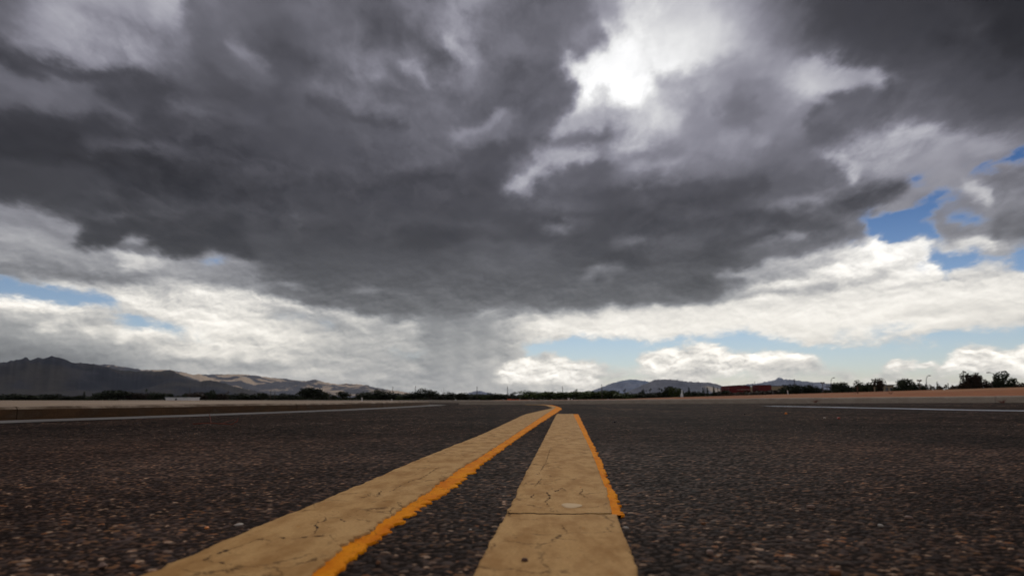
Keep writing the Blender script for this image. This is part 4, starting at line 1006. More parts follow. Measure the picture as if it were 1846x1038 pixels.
# ---------------------------------------------------------------- hills and mountains
def az_of(px, py): x, y, z = ray(px, py); return math.atan2(x, y), z/math.hypot(x, y)
def range_mesh(name, prof, dist, depth, material, seed, rough=.10, base_drop=0.0, na=420, nr=46, fold=1.0):
    A = [az_of(px, py) for px, py in prof]; az_ = np.array([a for a, _ in A]); tn = np.array([t_ for _, t_ in A])
    a_ = np.linspace(az_[0], az_[-1], na); tt = np.interp(a_, az_, tn); tt = tt + (fbm(a_*420, a_*0+seed, 4, seed, .6)-.5)*.0022*np.clip(tt/.02, 0, 1)
    r = np.linspace(-1.0, 1.0, nr)*depth + dist
    Rg, Ag = np.meshgrid(r, a_, indexing='ij'); hc = (tt*dist + CAM_H)[None, :]*np.ones_like(Rg)
    s_ = (Rg - dist)/depth
    X_, Y_ = Rg*np.sin(Ag), Rg*np.cos(Ag)
    k = 1/ (depth*.55)
    n = fbm(X_*k + 7*seed, Y_*k + seed, 6, seed, .55)
    ridge = 1 - np.abs(2*fbm(X_*k*1.7 + seed, Y_*k*.8, 5, seed+20, .55) - 1)*2.0
    shape = np.clip(1 - np.abs(s_)**1.25, 0, 1)
    env = np.clip(1 - np.abs(s_)*3.0, 0, 1)          # the crest line itself follows the skyline
    h_ = hc*shape*(1 + fold*(1-env)*((n-.5)*1.1 + (ridge-.5)*.75))
    h_ = np.minimum(h_, hc*(1 - .10*np.abs(s_)) ) + hc*rough*(fbm(X_*k*6, Y_*k*6, 4, seed+4)-.5)*.35*np.clip(shape*3, 0, 1)
    h_ = np.where(shape <= 0.001, -6, h_) - base_drop
    V = np.stack([X_, Y_, h_], -1).reshape(-1, 3)
    o = mesh_obj(name, V, grid_faces(nr, na)[:, ::-1], material, smooth=True); tag(o, kind='structure'); return o
P_near = [(-330,690),(-200,662),(-90,668),(0,655),(15,654),(25,652),(40,649),(48,647),(55,650),(68,649),(80,651),(92,647),(105,650),(118,653),(130,659),(145,659),(165,661),(190,665),(215,671),(235,672),(260,673),(285,673),(300,672),(312,672),(322,677),(340,684),(360,688),(378,686),(400,690),(420,696),(450,703),(480,709),(510,714),(560,719)]
P_back = [(100,676),(135,664),(150,658),(172,657),(200,658),(225,664),(255,669),(280,670),(305,669),(325,673),(350,677),(365,676),(385,674),(410,675),(435,674),(450,676),(465,677),(480,680),(505,682),(520,684),(540,687),(552,687),(565,684),(580,687),(595,691),(610,692),(625,691),(645,692),(660,694),(680,699),(700,703),(725,706),(740,709),(760,714),(790,719)]
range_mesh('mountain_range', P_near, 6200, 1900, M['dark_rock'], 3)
range_mesh('mountain_range', P_back, 10500, 2600, M['sun_painted_rock'], 5)
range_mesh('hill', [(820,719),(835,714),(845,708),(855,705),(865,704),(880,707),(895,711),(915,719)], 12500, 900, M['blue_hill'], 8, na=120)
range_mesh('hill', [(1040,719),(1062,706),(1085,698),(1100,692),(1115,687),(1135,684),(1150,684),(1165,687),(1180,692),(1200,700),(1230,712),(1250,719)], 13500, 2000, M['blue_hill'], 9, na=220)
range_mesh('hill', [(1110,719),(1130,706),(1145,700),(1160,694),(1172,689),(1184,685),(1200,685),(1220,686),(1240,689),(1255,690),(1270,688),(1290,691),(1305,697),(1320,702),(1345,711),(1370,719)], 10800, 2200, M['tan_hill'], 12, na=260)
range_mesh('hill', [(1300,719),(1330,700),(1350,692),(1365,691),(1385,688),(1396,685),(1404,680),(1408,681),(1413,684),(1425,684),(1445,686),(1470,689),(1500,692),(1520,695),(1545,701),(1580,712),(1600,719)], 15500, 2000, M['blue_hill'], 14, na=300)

# ---------------------------------------------------------------- trees and bushes: prototype crowns of many small leaf faces
def crown(lobes, n, size, seed, fill=.55, ground_=True):
    g = np.random.default_rng(seed); V, F = [], []
    vol = np.array([l[3]*l[4]*l[5] for l in lobes]); vol = vol**.8; vol /= vol.sum()
    for li, (lx, ly, lz, rx, ry, rz) in enumerate(lobes):
        k = max(8, int(n*vol[li]))
        d = g.normal(size=(k, 3)); d /= np.linalg.norm(d, axis=1)[:, None]
        rad = fill + (1.06-fill)*g.random(k)**.6
        bump = 1 + .22*np.sin(d[:, 0]*5+li)*np.cos(d[:, 2]*6+seed)
        p = np.stack([lx + d[:, 0]*rx*rad*bump, ly + d[:, 1]*ry*rad*bump, lz + d[:, 2]*rz*rad*bump], 1)
        for q in p:
            a = g.normal(size=3); a /= np.linalg.norm(a); b_ = np.cross(a, g.normal(size=3)); b_ /= np.linalg.norm(b_)
            s_ = size*(.6 + .9*g.random()); i = len(V)
            V += [q - a*s_, q - b_*s_*.7, q + a*s_, q + b_*s_*.7]; F.append((i, i+1, i+2, i+3))
    V = np.array(V)
    for ax in (0, 1):
        lo, hi = np.percentile(V[:, ax], (1.5, 98.5)); V[:, ax] = (V[:, ax] - (lo+hi)/2)/(hi-lo)
    hi = np.percentile(V[:, 2], 98.5); lo = np.percentile(V[:, 2], 1); lo2 = max(0.0, lo) if ground_ else lo
    V[:, 2] = lo2 + (V[:, 2]-lo)*(1-lo2)/(hi-lo); V[:, 2] = np.maximum(V[:, 2], .02)
    me = bpy.data.meshes.new('crown'); me.from_pydata(V.tolist(), [], F); me.update(); return me
def trunk_mesh(parts, seg=6):
    V, F = join([tube(p, r, seg) for p, r in parts]); me = bpy.data.meshes.new('trunk'); me.from_pydata(V, [], F)
    me.materials.append(M['bark']); me.update(); return me
PROTO = {}
def proto(kind, variants):
    PROTO[kind] = variants
g_ = random.Random(5)
def round_lobes(n, w, h, z0, seed):
    q = random.Random(seed); out = [(0, 0, z0 + h*.45, w*.36, w*.34, h*.44)]
    for i in range(n):
        a = q.uniform(0, 6.28); r = w*q.uniform(.15, .36)
        out.append((r*math.cos(a), r*math.sin(a), z0 + h*q.uniform(.2, .82), w*q.uniform(.12, .22), w*q.uniform(.12, .22), h*q.uniform(.12, .24)))
    return out
# unit sizes: every prototype is 1 wide and 1 high
proto('bush', [(crown(round_lobes(9, 1, 1, 0, 10+i), 1100, .040, 10+i, .30), trunk_mesh([([(0,0,0),(.02,0,.25),(-.04,.02,.55)], [.035,.025,.01]), ([(0,0,.1),(.15,.05,.5)], [.02,.008])])) for i in range(4)])
proto('tree', [(crown(round_lobes(11, 1, .80, .20, 30+i), 1300, .038, 30+i, .35), trunk_mesh([([(0,0,0),(.02,0,.3),(-.03,0,.62)], [.04,.03,.012]), ([(0,0,.22),(.22,.05,.6)], [.022,.008]), ([(0,0,.25),(-.2,-.05,.62)], [.02,.008])])) for i in range(4)])
proto('sparse', [(crown([(q.uniform(-.4,.4), q.uniform(-.4,.4), q.uniform(.35,.9), q.uniform(.09,.16), q.uniform(.09,.16), q.uniform(.06,.12)) for _ in range(13)], 620, .030, 50+i, .2), trunk_mesh([([(0,0,0),(.03,0,.35),(-.02,0,.7),(0,0,.95)], [.03,.022,.014,.004]), ([(0,0,.3),(.3,.05,.7)], [.02,.006]), ([(0,0,.35),(-.28,-.1,.75)], [.018,.006])])) for i, q in ((i, random.Random(70+i)) for i in range(2))])
proto('bare', [(crown([(0,0,.55,.2,.2,.2)], 40, .02, 90, .1), trunk_mesh([([(0,0,0),(.03,0,.4),(.0,0,.98)], [.03,.02,.004])] + [([(0,0,.25+.06*k),(.3*math.cos(k*2.1),.3*math.sin(k*2.1),.6+.06*k)], [.016,.004]) for k in range(6)]))])
proto('cypress', [(crown([(0,0,.18+.13*k,.30-.035*k,.30-.035*k,.12) for k in range(7)], 500, .045, 95+i, .3), trunk_mesh([([(0,0,0),(0,0,.9)], [.06,.01])])) for i in range(2)])
def palm_meshes():
    V, F = [], []; q = random.Random(3)
    for k in range(34):
        a = k*2.4; up = q.uniform(-.9, 1.25); L = .46
        pts = [Vector((math.cos(a)*L*t_*math.cos(up*(1-.5*t_)), math.sin(a)*L*t_*math.cos(up*(1-.5*t_)), .80 + L*.45*math.sin(up)*t_ - .12*t_*t_)) for t_ in (0, .35, .7, 1)]
        s_ = Vector((-math.sin(a), math.cos(a), 0))
        for j in range(3):
            w0, w1 = .05*(1-.1*j), .05*(.9-.35*(j)); i = len(V)
            V += [pts[j]-s_*w0, pts[j]+s_*w0, pts[j+1]+s_*max(w1,.006), pts[j+1]-s_*max(w1,.006)]; F.append((i, i+1, i+2, i+3))
    me = bpy.data.meshes.new('crown'); me.from_pydata([tuple(v) for v in V], [], F); me.update()
    return me, trunk_mesh([([(0,0,0),(.012,0,.4),(0,0,.80)], [.03,.022,.02])])
proto('palm', [palm_meshes()])
used_mats = {}
def plant(kind, px, top, w_px, Y, label, group=None, leafm='dark_leaf', name=None, base_z=0.0, var=None, cat=None):
    """a plant standing on the plain at depth Y under the point (px, top) of the skyline, w_px wide"""
    x, y, ztop = at(px, top, Y); h = ztop - base_z; w = w_px/FPX*Y
    v = PROTO[kind][(var if var is not None else random.randrange(99)) % len(PROTO[kind])]
    nm = name or {'bush': 'desert_bush', 'tree': 'leafy_tree', 'sparse': 'mesquite_tree', 'bare': 'bare_tree', 'cypress': 'cypress_tree', 'palm': 'palm_tree'}[kind]
    root = empty(nm, (x, y, base_z), label, cat or {'bush': 'bush', 'palm': 'palm tree'}.get(kind, 'tree'), group, rz=random.uniform(0, 6.28))
    root.scale = (w, w, h)
    cm = v[0]
    if len(cm.materials) == 0: cm.materials.append(M[leafm])
    if (id(cm), leafm) not in used_mats: used_mats[(id(cm), leafm)] = cm if cm.materials[0] == M[leafm] else None
    if used_mats[(id(cm), leafm)] is None:
        c2 = cm.copy(); c2.materials[0] = M[leafm]; used_mats[(id(cm), leafm)] = c2
    c = bpy.data.objects.new('crown', used_mats[(id(cm), leafm)]); COL.objects.link(c); c.parent = root
    t_ = bpy.data.objects.new('trunk', v[1]); COL.objects.link(t_); t_.parent = root
    return root
TL = 'far treeline along the horizon'
# (kind, x, top, width, depth, leaf, label)
TREES = [
 ('bush', 25, 710.5, 50, 230, 'dark_leaf', 'low dark bush at the far left end of the distant treeline'),
 ('bush', 55, 712, 34, 240, 'dark_leaf', 'low flat dark bush, second from the left end of the treeline'),
 ('bush', 91, 710, 26, 230, 'dark_leaf', 'small round bush standing alone under the highest dark peaks'),
 ('bush', 121, 714, 24, 240, 'dark_leaf', 'tiny low bush left of the thin dark cypress'),
 ('tree', 144, 712.5, 13, 240, 'dark_leaf', 'small umbrella shaped tree just left of the thin dark cypress'),
 ('cypress', 152, 706.5, 5, 240, 'dark_leaf', 'thin dark cypress rising alone at the left of the treeline'),
 ('bush', 172, 713, 24, 240, 'dark_leaf', 'low bush between the thin cypress and the broad dark clump'),
 ('tree', 190, 705.5, 36, 220, 'dark_leaf', 'broad dark tree, left half of the clump left of the round palm'),
 ('tree', 215, 704, 38, 222, 'dark_leaf', 'broad dark tree, tallest of the clump left of the round palm'),
 ('bush', 243, 708, 34, 225, 'brown_leaf', 'brownish bush directly left of the round headed palm'),
 ('bush', 270, 710, 28, 225, 'brown_leaf', 'brownish bush under the round headed palm'),
 ('palm', 264.5, 697, 7, 222, 'dark_leaf', 'round headed palm above the dark clump left of the white building'),
 ('bush', 286, 707.5, 26, 222, 'dark_leaf', 'dense dark bush between the palm and the white building'),
 ('tree', 307, 709.5, 10, 260, 'dark_leaf', 'small tree behind the left end of the white building'),
 ('tree', 322, 713, 9, 265, 'dark_leaf', 'tiny tree peeping over the middle of the white building'),
 ('bush', 336, 710, 12, 260, 'dark_leaf', 'small bush behind the right end of the white building'),
 ('bush', 358, 708, 30, 225, 'brown_leaf', 'brownish bush right of the white building'),
 ('tree', 381, 704, 16, 222, 'dark_leaf', 'round topped tree above the bushes right of the white building'),
 ('bush', 398, 709.5, 26, 226, 'brown_leaf', 'brownish bush left of the second utility pole'),
 ('bush', 436, 709.5, 36, 224, 'dark_leaf', 'wide low hedge like bush right of the second utility pole'),
 ('bush', 462, 711, 24, 228, 'dark_leaf', 'low bush right of the wide hedge like bush'),
 ('tree', 474, 708.5, 16, 224, 'dark_leaf', 'small pointed tree left of the pair of short poles'),
 ('bush', 497, 712, 20, 230, 'dark_leaf', 'low bush below the pair of short poles'),
 ('bush', 520, 710, 28, 226, 'dark_leaf', 'dark bush just left of the tallest tree on the left side'),
 ('tree', 553, 699, 24, 215, 'dark_leaf', 'tallest bushy tree on the left side under the sunlit slopes'),
 ('tree', 566, 701, 22, 216, 'dark_leaf', 'second crown leaning on the tallest bushy tree of the left side'),
 ('tree', 582, 706, 24, 218, 'dark_leaf', 'lower dark tree right of the tallest left hand tree'),
 ('bush', 602, 712, 10, 225, 'dark_leaf', 'tiny round bush between two larger trees left of the white marker post'),
 ('tree', 619, 706, 20, 220, 'dark_leaf', 'squat dark tree standing free left of the white marker post'),
 ('tree', 646, 711, 8, 225, 'dark_leaf', 'little tree just left of the big rounded bush'),
 ('bush', 672, 706.5, 40, 205, 'dark_leaf', 'big rounded bush above the white marker post, left half'),
 ('bush', 682, 703, 18, 207, 'dark_leaf', 'peak of the big rounded bush right of the white marker post'),
 ('bush', 697, 707, 32, 206, 'dark_leaf', 'big rounded bush, right half, above the kerb'),
 ('bush', 722, 712, 22, 214, 'green_leaf', 'low yellow green bush between two big dark clumps'),
 ('tree', 745, 706.5, 28, 205, 'dark_leaf', 'dark tree left of the paired high crown in the middle left'),
 ('tree', 774, 702, 26, 205, 'dark_leaf', 'high domed dark tree where the left kerb ends'),
 ('bush', 795, 712, 30, 214, 'dark_leaf', 'low hedge below the bare pale tree'),
 ('bare', 800, 701, 10, 210, 'brown_leaf', 'bare pale branched tree above the low hedge'),
 ('bush', 812, 707.5, 10, 212, 'dark_leaf', 'small bush right beside the bare pale tree'),
 ('bush', 834, 709.5, 18, 212, 'dark_leaf', 'rounded bush left of the small far hill'),
 ('bush', 852, 712, 24, 216, 'dark_leaf', 'low hedge in front of the left foot of the small far hill'),
 ('bush', 873, 711.5, 26, 216, 'green_leaf', 'greenish hedge in front of the small far hill'),
 ('bush', 893, 709.5, 20, 214, 'dark_leaf', 'dark bush in front of the right foot of the small far hill'),
 ('bush', 911, 712, 18, 216, 'dark_leaf', 'low bush behind the left end of the red barrier'),
 ('tree', 924, 707.5, 8, 220, 'dark_leaf', 'narrow little tree above the red barrier'),
 ('bush', 938, 713, 20, 220, 'dark_leaf', 'very low bush right of the red barrier'),
 ('tree', 963, 706, 38, 200, 'green_leaf', 'broad round green tree left of the middle utility pole'),
 ('tree', 997, 707, 30, 200, 'green_leaf', 'round green tree second in the row over the end of the short line'),
 ('tree', 1022, 708, 30, 200, 'green_leaf', 'green tree in the row, directly below the yucca like tuft'),
 ('sparse', 1040, 702, 12, 205, 'dark_leaf', 'ragged tufted tree poking out of the green row'),
 ('tree', 1053, 706.5, 34, 200, 'green_leaf', 'green tree right of the ragged tuft'),
 ('tree', 1077, 706, 30, 200, 'green_leaf', 'green tree under the foot of the right hand hills'),
 ('tree', 1099, 704.5, 26, 200, 'green_leaf', 'last green tree of the row before the gap'),
 ('bush', 1128, 709.5, 30, 195, 'green_leaf', 'low green bush right of the gap in the treeline'),
 ('sparse', 1127, 702, 10, 200, 'brown_leaf', 'thin flat topped tree above the low green bush'),
 ('bush', 1150, 709, 24, 195, 'dark_leaf', 'dark bush in the middle of the low row under the tan hill'),
 ('tree', 1158, 703, 9, 198, 'dark_leaf', 'slim upright tree above the low row under the tan hill'),
 ('sparse', 1171, 701, 10, 198, 'dark_leaf', 'thin ragged tree second in the low row under the tan hill'),
 ('bush', 1176, 709, 22, 195, 'dark_leaf', 'bush under the thin ragged tree'),
 ('sparse', 1189, 700, 14, 196, 'dark_leaf', 'leafy ragged tree left of the bushy clump by the white spire'),
 ('bush', 1196, 706, 22, 194, 'dark_leaf', 'low bush at the left foot of the bushy clump by the white spire'),
 ('tree', 1205, 697, 16, 192, 'dark_leaf', 'higher crown of the bushy clump left of the white spire'),
 ('tree', 1217, 699, 20, 190, 'green_leaf', 'rounded green tree immediately left of the white spire'),
 ('cypress', 1242, 699.5, 7, 190, 'dark_leaf', 'first cypress right of the white spire'),
 ('bush', 1250, 706, 9, 190, 'dark_leaf', 'small bush between the first cypress and the low shrubs'),
 ('bush', 1260, 707, 14, 190, 'dark_leaf', 'low shrub left of the cypress pair'),
 ('cypress', 1267.5, 699.5, 6, 190, 'dark_leaf', 'left cypress of the close pair'),
 ('cypress', 1275, 700, 6, 190, 'dark_leaf', 'right cypress of the close pair'),
 ('cypress', 1286.5, 698, 6, 190, 'dark_leaf', 'tallest cypress, nearest to the red building'),
 ('bush', 1292, 707, 16, 190, 'dark_leaf', 'low bush under the tallest cypress'),
 ('bush', 1309, 703.5, 16, 188, 'dark_leaf', 'bush touching the left side of the long red building'),
 ('palm', 1341.5, 688.5, 10, 236, 'brown_leaf', 'bushy palm crown rising behind the long red building'),
 ('bush', 1372, 706, 40, 150, 'brown_leaf', 'dark brown scrub in front of the gap between the red blocks'),
 ('bush', 1400, 703, 30, 150, 'brown_leaf', 'dark brown scrub in front of the long beige building'),
 ('tree', 1427, 694.5, 30, 148, 'dark_leaf', 'rounded dark tree at the right end of the beige building'),
 ('bush', 1416, 700, 16, 146, 'dark_leaf', 'bush left under the rounded tree by the beige building'),
 ('tree', 1456, 695.5, 22, 148, 'dark_leaf', 'round tree left of the twin floodlight pole'),
 ('tree', 1471, 694.5, 24, 147, 'dark_leaf', 'wide tree immediately left of the twin floodlight pole'),
 ('bush', 1490, 704, 26, 146, 'dark_leaf', 'low bush below the twin floodlight pole'),
 ('tree', 1507, 691.5, 18, 140, 'dark_leaf', 'tree just right of the first curved street lamp'),
 ('tree', 1521, 690.5, 18, 140, 'dark_leaf', 'second tree right of the first curved street lamp'),
 ('bush', 1535, 698, 18, 140, 'dark_leaf', 'low bush in the dip left of the tall clump'),
 ('tree', 1553, 688, 24, 136, 'dark_leaf', 'pointed tree at the left of the clump by the pale low building'),
 ('tree', 1568, 692, 22, 136, 'dark_leaf', 'lower tree between the pointed tree and the domed one'),
 ('tree', 1580, 684.5, 18, 138, 'brown_leaf', 'domed reddish brown tree left of the second curved street lamp'),
 ('tree', 1622, 689, 24, 128, 'dark_leaf', 'left side of the heavy dark tree by the pale low building'),
 ('tree', 1635, 684.5, 24, 128, 'dark_leaf', 'heavy dark tree, tallest between the second and third curved street lamps'),
 ('bush', 1652, 694, 22, 128, 'dark_leaf', 'low bush at the right foot of the heavy dark tree'),
 ('bush', 1664, 695, 14, 128, 'dark_leaf', 'low bush at the foot of the third curved street lamp'),
 ('cypress', 1690, 691, 8, 120, 'dark_leaf', 'small lone conifer on the skyline of the earth bank'),
 ('bush', 1722, 696, 22, 112, 'brown_leaf', 'flat low bush left of the biggest pair of trees on the bank'),
 ('bush', 1734, 693.5, 9, 110, 'brown_leaf', 'small round bush touching the left of the big twin crowned tree'),
 ('tree', 1744, 674, 24, 104, 'brown_leaf', 'left crown of the big twin crowned tree on the right'),
 ('tree', 1755, 675.5, 22, 104, 'brown_leaf', 'right crown of the big twin crowned tree on the right'),
 ('sparse', 1770, 682, 12, 104, 'brown_leaf', 'thin ragged tree right of the twin crowned tree'),
 ('bush', 1779, 689, 12, 104, 'brown_leaf', 'small bush in the gap before the tall rounded tree'),
 ('tree', 1803, 671.5, 22, 100, 'dark_leaf', 'tall rounded tree beside the last curved street lamp'),
 ('bush', 1797, 685, 16, 99, 'dark_leaf', 'lower crown at the left foot of the tall rounded tree'),
 ('tree', 1822, 682.5, 17, 100, 'dark_leaf', 'shorter round tree at the right edge of the skyline'),
 ('bush', 1841, 692, 20, 98, 'brown_leaf', 'flat brown bush at the very right edge'),
]
for k, x_, top_, w_, Y_, lf, lb in TREES:
    if 700 < x_ < 1130 and k in ('tree', 'bush'): w_ *= 1.18; top_ -= .8
    if k == 'tree': w_ *= 1.12
    elif k == 'bush': w_ *= 1.2
    plant(k, x_, top_, w_, Y_, lb, TL, lf)
# the scrub between and behind them reads as one dark mass
def scrub(name, x0, x1, tops, Y, leafm, n, seed, base=0.0):
    g = np.random.default_rng(seed); V, F = [], []
    for i in range(n):
        px = g.uniform(x0, x1); tp = np.interp(px, [q[0] for q in tops], [q[1] for q in tops])
        Yd = Y*(1 + g.uniform(-.05, .08)); x, y, zt = at(px, tp + 0.8, Yd)
        zt *= .92 + .30*vnoise(np.array(px*.16), np.array(seed*1.0))
        z = base + (zt-base)*g.random()**.8
        q = np.array([x, y, z]); s_ = Yd*.0017*(.5+g.random())
        a = g.normal(size=3); a /= np.linalg.norm(a); b_ = np.cross(a, g.normal(size=3)); b_ /= np.linalg.norm(b_)
        j = len(V); V += [q-a*s_, q-b_*s_*.7, q+a*s_, q+b_*s_*.7]; F.append((j, j+1, j+2, j+3))
    o = mesh_obj(name, V, F, M[leafm]); tag(o, 'dark low desert scrub filling the treeline', 'scrub', kind='stuff'); return o
o = scrub('scrub', -60, 940, [(-60,715),(60,714),(120,717),(160,716),(180,711),(290,712),(300,716),(345,715),(350,712),(420,713),(530,713),(590,713),(605,717),(640,717),(650,712),(710,712),(725,715),(760,710),(840,711),(940,713)], 262, 'dark_leaf', 15000, 1); o['label'] = 'dark low desert scrub filling the left half of the far treeline'
o = scrub('scrub', 940, 1320, [(940,713),(950,709),(1110,708),(1118,717),(1130,712),(1230,707),(1250,711),(1320,706)], 232, 'dark_leaf', 7000, 2); o['label'] = 'dark low scrub behind the green trees in the middle'
o = scrub('scrub', 1300, 1700, [(1300,710),(1340,707),(1400,705),(1500,702),(1600,700),(1660,697),(1700,698)], 160, 'brown_leaf', 4500, 3); o['label'] = 'brown scrub between the red building and the heavy dark tree'
o = scrub('scrub', 1690, 1900, [(1690,699),(1740,694),(1780,693),(1846,692),(1900,690)], 112, 'brown_leaf', 1800, 4); o['label'] = 'brown scrub on the crest of the bank at the right'
# ---------------------------------------------------------------- buildings on the plain
def wpx(px0, px1, Y): return at(px0, 700, Y)[0], at(px1, 700, Y)[0]
def windows(root, xs_, z0, z1, y, w):
    for x in xs_:
        f = mesh_obj('window', *join([box(x-w/2-.06, x+w/2+.06, y-.06, y, z0-.06, z0), box(x-w/2-.06, x+w/2+.06, y-.06, y, z1, z1+.06), box(x-w/2-.06, x-w/2, y-.06, y, z0, z1), box(x+w/2, x+w/2+.06, y-.06, y, z0, z1)]), M['grey_wall'], root)
        mesh_obj('pane', *box(x-w/2, x+w/2, y-.03, y, z0, z1), M['window_glass'], f)
# long white low building, left
Y = 170.0; xa, xb = wpx(300, 341, Y); zt = at(320, 716.2, Y)[2]
b1 = empty('low_building', ((xa+xb)/2, Y, 0), 'low white flat roofed building among the dark trees on the left', 'building'); cw = (xb-xa)/2
mesh_obj('wall', *box(-cw, cw, 0, 6, -.1, zt-.10), M['white_wall'], b1)
mesh_obj('roof', *box(-cw-.15, cw+.15, -.15, 6.2, zt-.098, zt), M['roof_white'], b1)
mesh_obj('door', *box(-cw*.18, -cw*.18+.5, -.05, -.003, -.05, .48), M['window_glass'], b1)
# red and dark buildings
Y = 215.0; xa, xb = wpx(1315.5, 1353, Y); cw = (xb-xa)/2; z0 = at(0, 708.0, Y)[2]; zt = at(0, 696.0, Y)[2]; za = at(0, 694.3, Y)[2]
b2 = empty('red_building', ((xa+xb)/2, Y, 0), 'long dark red building with a slightly arched roof and pale lettering', 'building')
N = 12; Vv, Ff = [], []
for i in range(N+1):
    u = -cw + 2*cw*i/N; zz_ = zt + (za-zt)*(1-(u/cw)**2)
    for yy in (0, 9): Vv += [(u, yy, z0), (u, yy, zz_)]
for i in range(N):
    a = i*4; b_ = a+4; Ff += [(a, b_, b_+1, a+1), (a+2, a+3, b_+3, b_+2), (a+1, b_+1, b_+3, a+3)]
Ff += [(0, 1, 3, 2), (N*4, N*4+2, N*4+3, N*4+1)]
mesh_obj('wall', Vv, Ff, M['red_wall'], b2)
mesh_obj('plinth', *box(-cw+.1, cw-.1, .05, 8.9, -.2, z0), M['grey_wall'], b2)
rim = []
for i in range(N):
    u0, u1 = -cw + 2*cw*i/N, -cw + 2*cw*(i+1)/N; q0, q1 = zt + (za-zt)*(1-(u0/cw)**2), zt + (za-zt)*(1-(u1/cw)**2)
    rim.append(([(u0,-.12,q0-.08),(u1,-.12,q1-.08),(u1,-.12,q1+.10),(u0,-.12,q0+.10),(u0,9.1,q0-.08),(u1,9.1,q1-.08),(u1,9.1,q1+.10),(u0,9.1,q0+.10)], [(0,1,2,3),(7,6,5,4),(3,2,6,7),(0,4,5,1)]))
mesh_obj('roof', *join(rim), M['dark_red'], b2)
# the sign is too far off to read: pale strokes of the size and spacing of its letters
q = random.Random(4); let = []; zb = at(0, 702.9, Y)[2]; zh = at(0, 701.2, Y)[2]; u = -cw + cw*.72
while u < cw - .25:
    w_ = q.choice((.16, .22, .26)); hgt = (zh-zb)*q.uniform(.8, 1)
    let.append(box(u, u+.07, -.05, -.003, zb, zb+hgt)); let.append(box(u+.072, u+w_, -.05, -.003, zb + hgt*q.choice((0, .4, .75)), zb + hgt*q.choice((0, .4, .75)) + .09)); u += w_ + .10
mesh_obj('lettering', *join(let), M['letter'], b2)
xa, xb = wpx(1368.5, 1391, Y-2); cw = (xb-xa)/2; z0 = at(0, 706, Y)[2]; zt = at(0, 693.8, Y)[2]
b3 = empty('red_building', ((xa+xb)/2, Y-2, 0), 'smaller box shaped dark red building right of the lettered one', 'building')
mesh_obj('wall', *box(-cw, cw, 0, 6, -.2, zt-.12), M['red_wall'], b3)
mesh_obj('roof', *box(-cw-.1, cw+.1, -.1, 6.1, zt-.118, zt), M['dark_red'], b3)
Y = 240.0; xa, xb = wpx(1346, 1376, Y); cw = (xb-xa)/2; zt = at(0, 697.0, Y)[2]; zr_ = at(0, 695.0, Y)[2]
b4 = empty('beige_building', ((xa+xb)/2, Y, 0), 'beige building with white roof seen between the two red blocks', 'building')
mesh_obj('wall', *box(-cw, cw, 0, 9, -.2, zt), M['beige_wall'], b4)
mesh_obj('roof', *join([box(-cw*.1, cw*.75, -.2, 9.2, zt+.003, zr_)]), M['roof_white'], b4)
xa, xb = wpx(1388, 1422, Y-6); cw = (xb-xa)/2; zt = at(0, 695.6, Y)[2]
b5 = empty('beige_building', ((xa+xb)/2, Y-6, 0), 'long low beige warehouse right of the smaller red building', 'building')
mesh_obj('wall', *box(-cw, cw, 0, 9, -.2, zt-.2), M['beige_wall'], b5)
mesh_obj('roof', *box(-cw-.15, cw+.15, -.15, 9.2, zt-.198, zt), M['grey_wall'], b5)
Y = 150.0; xa, xb = wpx(1571, 1612, Y); cw = (xb-xa)/2; zt = at(0, 693.0, Y)[2]
b6 = empty('low_building', ((xa+xb)/2, Y, 0), 'pale low building behind the bank between two dark clumps of trees', 'building')
mesh_obj('wall', *box(-cw, cw, 0, 7, -.1, zt-.22), M['beige_wall'], b6)
mesh_obj('roof', *box(-cw-.25, cw+.25, -.3, 7.2, zt-.217, zt), M['grey_wall'], b6)
windows(b6, [-cw*.55, -cw*.1, cw*.35, cw*.75], zt*.55, zt*.80, -.003, .45)
# white spire
Y = 180.0; x, y, zt = at(1229, 702.5, Y); zb = at(1229, 711, Y)[2]
s_ = empty('white_statue', (x, Y, 0), 'small bright white spire like statue on a stepped foot', 'statue')
Vv, Ff = tube([(0,0,zb-.6),(0,0,zb+.15),(0,0,zb+.16),(.02,0,zb+.5),(.03,0,zb+.95),(-.02,0,zt-.10),(0,0,zt)], [.36,.34,.20,.20,.12,.13,.03], 8)
mesh_obj('figure', Vv, Ff, M['white_paint'], s_); mesh_obj('foot', *box(-.45, .45, -.4, .4, -.1, zb-.605), M['grey_wall'], s_)
# red and orange barrier in the middle
Y = 92.0; xa, xb = wpx(914.5, 937.5, Y); cw = (xb-xa)/2
bar = empty('traffic_barrier', ((xa+xb)/2, Y, .02), 'low orange red barrier at the far end of the road', 'barrier')
zt = at(0, 719.2, Y)[2]
for k, (a, b_) in enumerate(((-1, -.28), (-.22, .30), (.36, .80), (.84, 1.0))):
    hh_ = zt*(1.0 if k == 0 else .82)
    mesh_obj('barrier_panel', *join([box(cw*a, cw*b_, -.15, .15, -.05, hh_*.55), box(cw*a+.04, cw*b_-.04, -.09, .09, hh_*.552, hh_)]), M['orange_plastic'], bar)
mesh_obj('post', *box(cw*.93, cw*1.0, -.2, -.153, 0, zt*1.15), M['white_paint'], bar)

